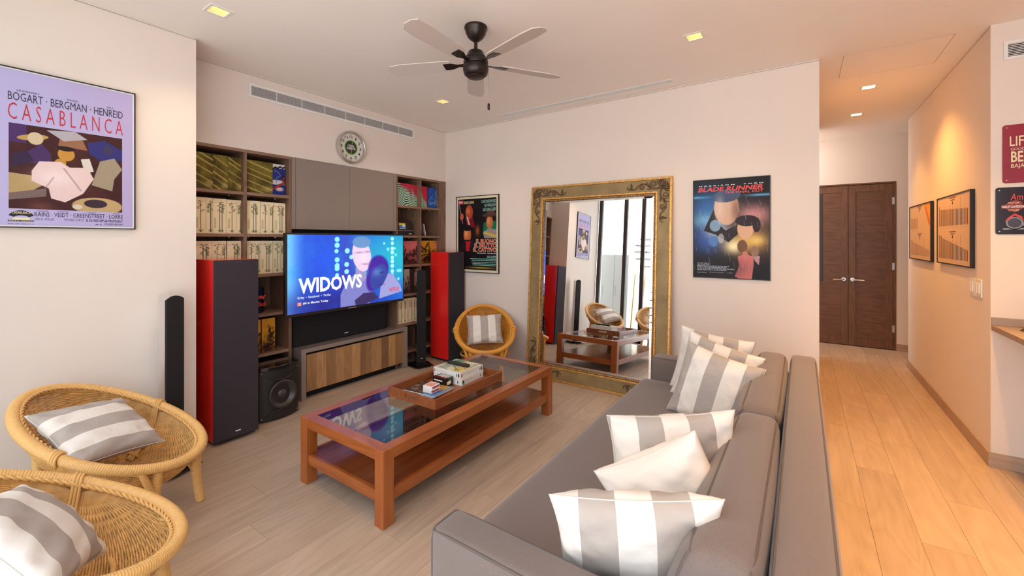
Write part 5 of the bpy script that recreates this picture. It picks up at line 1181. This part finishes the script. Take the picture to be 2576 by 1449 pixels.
S.ell(.76, .93, .24, .11, (188, 158, 112)); S.ell(.74, .90, .11, .055, (60, 44, 56)); S.ell(.57, .95, .045, .03, (210, 196, 176)); S.soft(.25, .97, .1, .06, (110, 66, 60), .8)
S.grain(4); sheet_obj(S, q, M['print'], t, 'picture_panel', lift=0.0009, u0=0.105, u1=0.900, v0=0.115, v1=0.655)
K = M['ik_navy']
lettering('BOGART \u00b7 BERGMAN \u00b7 HENREID', q, 0.100, 0.800, 0.905, 0.853, K, t, 0.0012)
lettering('HUMPHREY', q, 0.155, 0.860, 0.300, 0.871, K, t, 0.0012); lettering('INGRID', q, 0.485, 0.860, 0.565, 0.871, K, t, 0.0012); lettering('PAUL', q, 0.780, 0.860, 0.832, 0.871, K, t, 0.0012)
lettering('C A S A B L A N C A', q, 0.100, 0.680, 0.905, 0.785, M['ik_red'], t, 0.0012, bold=-0.008)
lettering('RAINS \u00b7 VEIDT \u00b7 GREENSTREET \u00b7 LORRE', q, 0.265, 0.068, 0.905, 0.097, K, t, 0.0012)
for s_, a, b in (('CLAUDE', .28, .355), ('CONRAD', .42, .495), ('SYDNEY', .63, .70), ('PETER', .83, .88)): lettering(s_, q, a, 0.1005, b, 0.108, K, t, 0.0012)
lettering('HAL B. WALLIS', q, 0.268, 0.044, 0.395, 0.060, M['ik_lav'], t, 0.0012); lettering('MICHAEL CURTIZ', q, 0.465, 0.044, 0.605, 0.060, M['ik_lav'], t, 0.0012)
fine_print(q, [(0.62, 0.905, 0.052, 0.006), (0.62, 0.905, 0.043, 0.006), (0.76, 0.905, 0.028, 0.004), (0.76, 0.905, 0.021, 0.004), (0.10, 0.26, 0.016, 0.003), (0.69, 0.74, 0.021, 0.006)], M['ik_lav'], t, 3)
ar = MB(); ctr = (0.183, 0.052)
pts = [(ctr[0]+0.085*math.cos(a), ctr[1]+0.052*math.sin(a)) for a in np.linspace(PI*0.88, PI*0.12, 14)]+[(ctr[0]+0.052*math.cos(a), ctr[1]+0.020*math.sin(a)) for a in np.linspace(PI*0.15, PI*0.85, 14)]
ar.add([q.at(a*q.w, b*q.h, 0.0012) for a, b in pts][::-1], [tuple(range(28))]); ar.build('arched_emblem', M['ik_black'], t)
lettering('CASABLANCA', q, 0.125, 0.082, 0.241, 0.098, M['ik_cream'], t, 0.0016, bold=.01); patch(q, 0.100, 0.033, 0.262, 0.042, M['ik_black'], t, 0.0012, 'emblem_bar'); patch(q, 0.13, 0.043, 0.235, 0.058, M['ik_cream'], t, 0.0011, 'emblem_base'); lettering('FIFTY YEARS', q, 0.108, 0.0345, 0.254, 0.0405, M['ik_cream'], t, 0.0016)
# tall dark poster in the far corner
pl = Plane((XB, 3.562, 1.052), (0, -1, 0), (0, 0, 1), 0.660, 0.930)
t, q = framed('framed_poster', 'framed dark western film poster behind the far red speaker', pl, 0.008, 0.022, mat_m=mat('cream_border', rgb(228, 214, 186), 0.5))
S = Sheet(170, 241, (24, 18, 24)); S.mix(np.clip(S.fbm(3, 3, 9), 0, 1)*0.3, (44, 24, 26))
S.ell(.30, .19, .10, .105, (176, 66, 44)); S.soft(.27, .17, .05, .05, (228, 150, 86), .7); S.poly([(.20, .26), (.28, .30), (.40, .26), (.46, .40), (.24, .42)], (120, 22, 34)); S.poly([(.22, .25), (.26, .25), (.33, .38), (.29, .38)], (206, 192, 180))
S.line(.02, .05, .12, .34, .012, (170, 150, 130), .8); S.ell(.10, .25, .05, .05, (196, 96, 62))
S.ell(.25, .51, .10, .11, (198, 102, 60)); S.soft(.22, .49, .05, .06, (240, 186, 126), .75); S.ell(.25, .41, .12, .045, (26, 20, 22)); S.poly([(.02, .70), (.16, .58), (.40, .58), (.42, .74), (.02, .74)], (34, 28, 40)); S.poly([(.20, .60), (.34, .60), (.30, .74), (.22, .74)], (182, 30, 36))
S.poly([(.68, .34), (.98, .32), (1, .46), (.66, .48)], (20, 112, 72)); S.ell(.83, .34, .085, .09, (186, 106, 66)); S.soft(.80, .32, .04, .05, (230, 166, 110), .7); S.ell(.84, .235, .20, .028, (78, 54, 46), rot=-.05); S.poly([(.74, .23), (.77, .16), (.92, .16), (.95, .23)], (88, 60, 50)); S.poly([(.66, .48), (.80, .42), (1, .44), (1, .56), (.70, .56)], (150, 136, 138)); S.line(.70, .48, .98, .53, .018, (206, 186, 60), .8)
S.soft(.52, .45, .05, .07, (190, 84, 44), .9)
S.soft(.6, .97, .35, .012, (206, 176, 40), .9); S.grain(5)
sheet_obj(S, q, M['print'], t, 'picture_panel', lift=0.0008, u0=0.04, u1=0.96, v0=0.03, v1=0.97)
lettering('SERGIO LEONE', q, 0.185, 0.905, 0.430, 0.940, M['ik_cream'], t, 0.0014, bold=.012); patch(q, .05, .905, .175, .955, M['ik_red'], t, 0.0012, 'red_badge'); lettering('PEA', q, .065, .915, .16, .945, M['ik_white'], t, 0.0016, bold=.02)
for s_, a, v in (('CLINT EASTWOOD', .61, .905), ('ELI WALLACH', .69, .855), ('LEE VAN CLEEF', .65, .800)): lettering(s_, q, a, v, .945, v+.040, M['ik_teal'], t, 0.0014, bold=.012)
for s_, a, v in (('IL BUONO', .49, .385), ('IL BRUTTO', .45, .330), ('IL CATTIVO', .42, .272)):
    w1, w2 = s_.split(); m1 = a+(.955-a)*0.17; m2 = a+(.955-a)*0.235
    for w_, ua, ub in ((w1, a, m1), (w2, m2, .955)):
        lettering(w_, q, ua-.006, v-.004, ub+.006, v+.050, M['ik_cream'], t, 0.0013, bold=.045); lettering(w_, q, ua, v, ub, v+.046, M['ik_scarlet'], t, 0.0018, bold=.02)
lettering('TECHNICOLOR \u00b7 TECHNISCOPE', q, .50, .243, .95, .257, M['ik_white'], t, 0.0014, bold=.02); lettering('ALDO GIUFFRE', q, .74, .190, .95, .220, M['ik_teal'], t, 0.0014, bold=.01)
fine_print(q, [(.34, .95, .170, .011), (.38, .95, .150, .011), (.38, .95, .126, .008), (.40, .95, .106, .009), (.40, .95, .088, .008)], M['ik_teal'], t, 5)
# science fiction poster by the corridor
pl = Plane((XB, 0.789, 1.121), (0, -1, 0), (0, 0, 1), 0.580, 0.846)
t, q = framed('framed_poster', 'framed black science fiction poster with red title beside the corridor', pl, 0.006, 0.018)
S = Sheet(220, 320, (24, 20, 25))
S.soft(.20, .30, .30, .22, (56, 118, 190), .9); S.soft(.18, .42, .20, .08, (130, 196, 232), .9); S.soft(.20, .62, .24, .16, (52, 92, 176), .9); S.soft(.32, .52, .16, .08, (196, 216, 240), .85); S.mix(np.clip(1-np.abs(S.Y-.175)/.02, 0, 1)*np.clip(np.abs(S.X-.45)*4-.6, 0, 1), (96, 176, 226))
S.soft(.80, .37, .26, .11, (216, 150, 150), .9); S.soft(.72, .62, .30, .14, (232, 176, 96), .9); S.soft(.55, .68, .12, .07, (255, 244, 190), 1); S.soft(.84, .62, .10, .05, (240, 206, 110), .9)
S.poly([(.28, .30), (.36, .46), (.44, .52), (.60, .46), (.66, .40), (.60, .56), (.48, .64), (.30, .56), (.14, .52)], (44, 40, 46)); S.ell(.45, .29, .165, .175, (214, 176, 152), rot=-.1); S.ell(.45, .17, .19, .065, (66, 84, 118), rot=-.06); S.soft(.58, .32, .06, .12, (120, 80, 70), .7); S.soft(.36, .30, .06, .12, (236, 214, 204), .6)
S.ell(.70, .50, .105, .105, (222, 176, 146)); S.ell(.72, .425, .15, .055, (48, 34, 40)); S.ell(.84, .47, .05, .07, (48, 34, 40)); S.ell(.30, .47, .075, .06, (150, 190, 224), .8); S.ell(.28, .63, .06, .055, (86, 130, 196), .9); S.ell(.38, .60, .04, .05, (200, 196, 200), .7)
S.ell(.66, .68, .065, .065, (120, 84, 60)); S.ell(.82, .73, .05, .055, (150, 118, 96)); S.poly([(.80, .78), (.88, .77), (.87, .86), (.82, .82)], (190, 150, 150)); S.poly([(.60, .78), (.70, .75), (.80, .78), (.80, .88), (.78, 1), (.62, 1), (.56, .98), (.62, .88)], (220, 122, 120)); S.ell(.695, .755, .035, .03, (206, 128, 112))
S.soft(.25, .9, .4, .10, (34, 28, 34), .9); r = np.random.default_rng(3)
for k in range(60): x, y = r.random(), r.uniform(.15, .9); S.line(x, y, x+.012, y+.045, .0035, (190, 206, 226), .35, 1.45)
S.grain(6); sheet_obj(S, q, M['print'], t, 'poster_sheet', lift=0.0006)
lettering('H A R R I S O N', q, .075, .935, .560, .946, M['ik_white'], t, 0.0012, bold=.02); lettering('F O R D', q, .68, .935, .925, .946, M['ik_white'], t, 0.0012, bold=.02); lettering('BLADE RUNNER', q, .070, .880, .930, .926, M['ik_scarlet'], t, 0.0012, bold=.03, slant=.02); lettering('THE FINAL CUT', q, .43, .853, .92, .875, M['ik_scarlet'], t, 0.0012, bold=.02)
fine_print(q, [(.05, .23, .140, .008), (.05, .23, .126, .008), (.05, .50, .112, .009), (.05, .46, .099, .009), (.05, .56, .085, .009), (.05, .45, .071, .009), (.05, .18, .045, .006), (.22, .42, .050, .004), (.46, .54, .050, .004)], M['ik_grey'], t, 7)
# ------------------------------------------------------------------ chart prints in the corridor
for k, (xa, xb, za, zb, lab) in enumerate(((6.296, 5.365, 1.245, 1.806, 'framed bar chart print farther along the corridor, with orange pencil motif'), (5.148, 4.256, 1.250, 1.806, 'framed bar chart print nearer the switches on the corridor wall'))):
    dp = 0.025
    pl = Plane((xa, YC, za), (-1, 0, 0), (0, 0, 1), xa-xb, zb-za)
    t, q = framed('framed_chart', lab, pl, 0.010, dp, cat='picture')
    S = Sheet(170, 120, (222, 190, 160))
    for half in (0, 1):
        n_ = 24; base = .44 if half == 0 else .94
        if k == 0 and half == 0: n_ = 10
        for i in range(n_):
            x = .05+.90*i/24; hgt = (.27-.05*i/24+(.05 if i == 0 else 0) if half == 0 else .34-.20*i/24+(.03*(i < 3)))*(1 if k else .8)
            S.rect(x, base-hgt, x+.017, base, (66, 34, 40) if k or (i == 8 and half) else (150, 112, 84))
            if i % 3 == 0: S.rect(x+.004, base-hgt-.05-.12*((i*7) % 5 == 1), x+.008, base-hgt-.01, (150, 116, 96))
            S.rect(x+.002, base+.02, x+.012, base+.028, (150, 116, 96))
        S.rect(.40, base-.42, .60, base-.40, (120, 90, 76)); S.rect(.44, base-.385, .56, base-.37, (120, 90, 76)); S.ell(.5, base-.335, .018, .025, (96, 66, 56))
    if k == 0: S.poly([(.68, 0), (1, 0), (1, .5)], (232, 166, 74)); S.line(.78, .08, .93, .34, .022, (210, 108, 30), 1, .6)
    sheet_obj(S, q, M['print'], t, 'chart_sheet', lift=0.0006)
# switches
t = thing('light_switch', 'white switch plates on the corridor wall near the counter', 'switch', (4.23, YC, 1.06))
for xa in (4.105, 4.235):
    p_ = B(xa, xa+0.118, YC+0.0005, YC+0.008, 1.060, 1.180).build('switch_plate', M['white'], t, bevel=0.002)
    for i in range(2): B(xa+0.022+i*0.042, xa+0.052+i*0.042, YC+0.008, YC+0.014, 1.085, 1.155).build('rocker', M['white'], p_, bevel=0.002)
# ------------------------------------------------------------------ tin signs
def rounded(w, h, r, n=5):
    pts = []
    for cx_, cy_, a0 in ((w-r, r, -PI/2), (w-r, h-r, 0), (r, h-r, PI/2), (r, r, PI)): pts += [(cx_+r*math.cos(a0+PI/2*i/n), cy_+r*math.sin(a0+PI/2*i/n)) for i in range(n+1)]
    return pts
def tin(label, pl, base, r=0.016):
    t = thing('tin_sign', label, 'sign', pl.O)
    P2 = rounded(pl.w, pl.h, r); m_ = MB(); n = len(P2)
    m_.v = [tuple(pl.at(u, v, 0.001)) for u, v in P2]+[tuple(pl.at(u, v, 0.006)) for u, v in P2]; m_.f = [tuple(range(n-1, -1, -1)), tuple(range(n, 2*n))]+[(i, (i+1) % n, n+(i+1) % n, n+i) for i in range(n)]
    m_.build('tin_plate', base, t, bevel=0.002)
    for u in (0.018, pl.w-0.018):
        for v in (0.018, pl.h-0.018): MB().lathe([(0.003, 0), (0.003, 0.002)], pl.at(u, v, 0.0065), 10, 'X').build('screw', M['steel'], t)
    return t
pl = Plane((XF, -1.044, 1.806), (0, -1, 0), (0, 0, 1), 0.280, 0.366)
t = tin('dark red tin sign with cream lettering on the right wall', pl, mat('red_tin', rgb(150, 22, 48), 0.35, noise=0.12, nscale=14))
lettering('LIFE', pl, .11, .63, .41, .80, M['ik_cream'], t, .0068, bold=.01); lettering('GOOD', pl, .125, .555, .34, .600, M['ik_cream'], t, .0068); lettering('BEER', pl, .13, .355, .52, .540, M['ik_cream'], t, .0068, bold=.02); lettering('BAJA B', pl, .13, .24, .41, .325, M['ik_cream'], t, .0068, bold=.01)
pl = Plane((XF, -1.013, 1.484), (0, -1, 0), (0, 0, 1), 0.400, 0.296)
t = tin('black tin motorcycle sign below the red tin sign', pl, mat('black_tin', rgb(34, 32, 48), 0.15, coat=0.6))
def shape(pts, m, name, lift=.0070): return MB().add([pl.at(u*pl.w, v*pl.h, lift) for u, v in pts], [tuple(range(len(pts)))]).build(name, m, t)
def disc(u, v, r, m, name, lift, n=28): return shape([(u+r/pl.w*math.cos(2*PI*i/n), v+r/pl.h*math.sin(2*PI*i/n)) for i in range(n)], m, name, lift)
lettering('American', pl, .165, .72, .52, .86, M['ik_scarlet'], t, .0072, slant=.03)
SG = lambda pts: [(.015+u*0.63, v) for u, v in pts]
shape(SG([(.13, .62), (.22, .69), (.32, .72), (.42, .69), (.44, .62), (.44, .55), (.32, .46), (.22, .50), (.13, .55)][::-1]), mat('sign_red', rgb(150, 40, 40), .35), 'shield'); shape(SG([(.07, .545), (.47, .545), (.47, .625), (.07, .625)]), mat('sign_dark_red', rgb(120, 24, 30), .35), 'shield_bar', .0075)
lettering('MOTOR', pl, .135, .645, .255, .685, M['ik_cream'], t, .0080); lettering('HARLEY-DAVIDSON', pl, .070, .558, .302, .612, M['ik_white'], t, .0082, bold=.02); lettering('CYCLES', pl, .14, .492, .25, .532, M['ik_cream'], t, .0080)
for u, v in ((.205, .24), (.60, .24)): disc(u, v, .042, M['ik_black'], 'wheel', .0070); disc(u, v, .036, M['ik_grey'], 'wheel_rim', .0074); disc(u, v, .030, mat('spokes', rgb(60, 60, 76), .4), 'wheel_hub', .0078)
shape(SG([(.13, .26), (.19, .36), (.30, .44), (.42, .38), (.46, .28), (.40, .34), (.30, .395), (.21, .32)][::-1]), mat('fender_red', rgb(200, 60, 52), .3), 'fender', .0082); shape(SG([(.44, .18), (.48, .42), (.66, .46), (.78, .38), (.68, .16)]), mat('engine_grey', rgb(150, 140, 140), .35), 'engine', .0076); shape(SG([(.48, .42), (.52, .52), (.68, .50), (.70, .44)]), mat('tank_red', rgb(196, 52, 48), .3), 'fuel_tank', .0080)
shape([(.08, .10), (.95, .10), (.95, .13), (.08, .13)], M['ik_grey'], 'ground_line')
# ================================================================== CEILING FAN
FX, FY = 2.112, 1.737
t = thing('ceiling_fan', 'dark bronze ceiling fan with pale blades above the coffee table', 'ceiling fan', (FX, FY, H))
c = (FX, FY, 0)
MB().lathe([(0.073, H), (0.075, H-0.010), (0.073, H-0.018), (0.068, H-0.024), (0.064, H-0.045), (0.050, H-0.070), (0.034, H-0.084), (0.022, H-0.090), (0.0001, H-0.090)], c, 40).build('canopy', M['bronze'], t, smooth='auto')
MB().lathe([(0.020, H-0.085), (0.020, H-0.094), (0.0115, H-0.098), (0.0115, 2.655)], c, 20).build('downrod', M['bronze'], t, smooth='auto')
MB().lathe([(0.024, 2.668), (0.046, 2.664), (0.054, 2.650), (0.060, 2.632), (0.066, 2.628), (0.069, 2.612), (0.079, 2.604), (0.080, 2.585), (0.078, 2.578), (0.070, 2.576)], c, 48).build('motor_cover', M['bronze'], t, smooth='auto')
MB().lathe([(0.070, 2.575), (0.081, 2.571), (0.083, 2.555), (0.082, 2.540), (0.074, 2.515), (0.060, 2.504), (0.0001, 2.502)], c, 48).build('switch_housing', M['bronze'], t, smooth='auto')
MB().lathe([(0.054, 2.5035), (0.054, 2.498), (0.050, 2.496), (0.0001, 2.497)], c, 40).build('bottom_cap', mat('bronze_cap', (0.05, 0.028, 0.022, 1), 0.3, 0.6), t, smooth='auto')
for k in range(5):
    a = math.radians(39.5+72*k); Rz = Matrix.Translation((FX, FY, 2.588)) @ Matrix.Rotation(a, 4, 'Z') @ Matrix.Rotation(math.radians(11), 4, 'X')
    bl = MB().prism([(0.165, -0.045), (0.20, -0.055), (0.50, -0.066), (0.585, -0.056), (0.610, -0.02), (0.610, 0.02), (0.585, 0.056), (0.50, 0.066), (0.20, 0.055), (0.165, 0.045)], -0.003, 0.003).xf(Rz).build('blade', M['blade'], t, fix=True)
    MB().prism([(0.070, -0.014), (0.12, -0.012), (0.16, -0.030), (0.215, -0.030), (0.215, 0.030), (0.16, 0.030), (0.12, 0.012), (0.070, 0.014)], -0.0075, -0.0032).xf(Rz).build('blade_iron', M['bronze'], bl, fix=True)
px_ = onY(1218, 176, FY-0.04); ch = MB().tube([(2.190, FY-0.045, 2.545), (2.190, FY-0.045, 2.345)], 0.0014, 6).build('pull_chain', M['steel'], t)
MB().lathe([(0.002, 2.345), (0.007, 2.340), (0.009, 2.325), (0.007, 2.302), (0.0001, 2.300)], (2.190, FY-0.045, 0), 14).build('chain_fob', M['bronze'], ch, smooth=True)
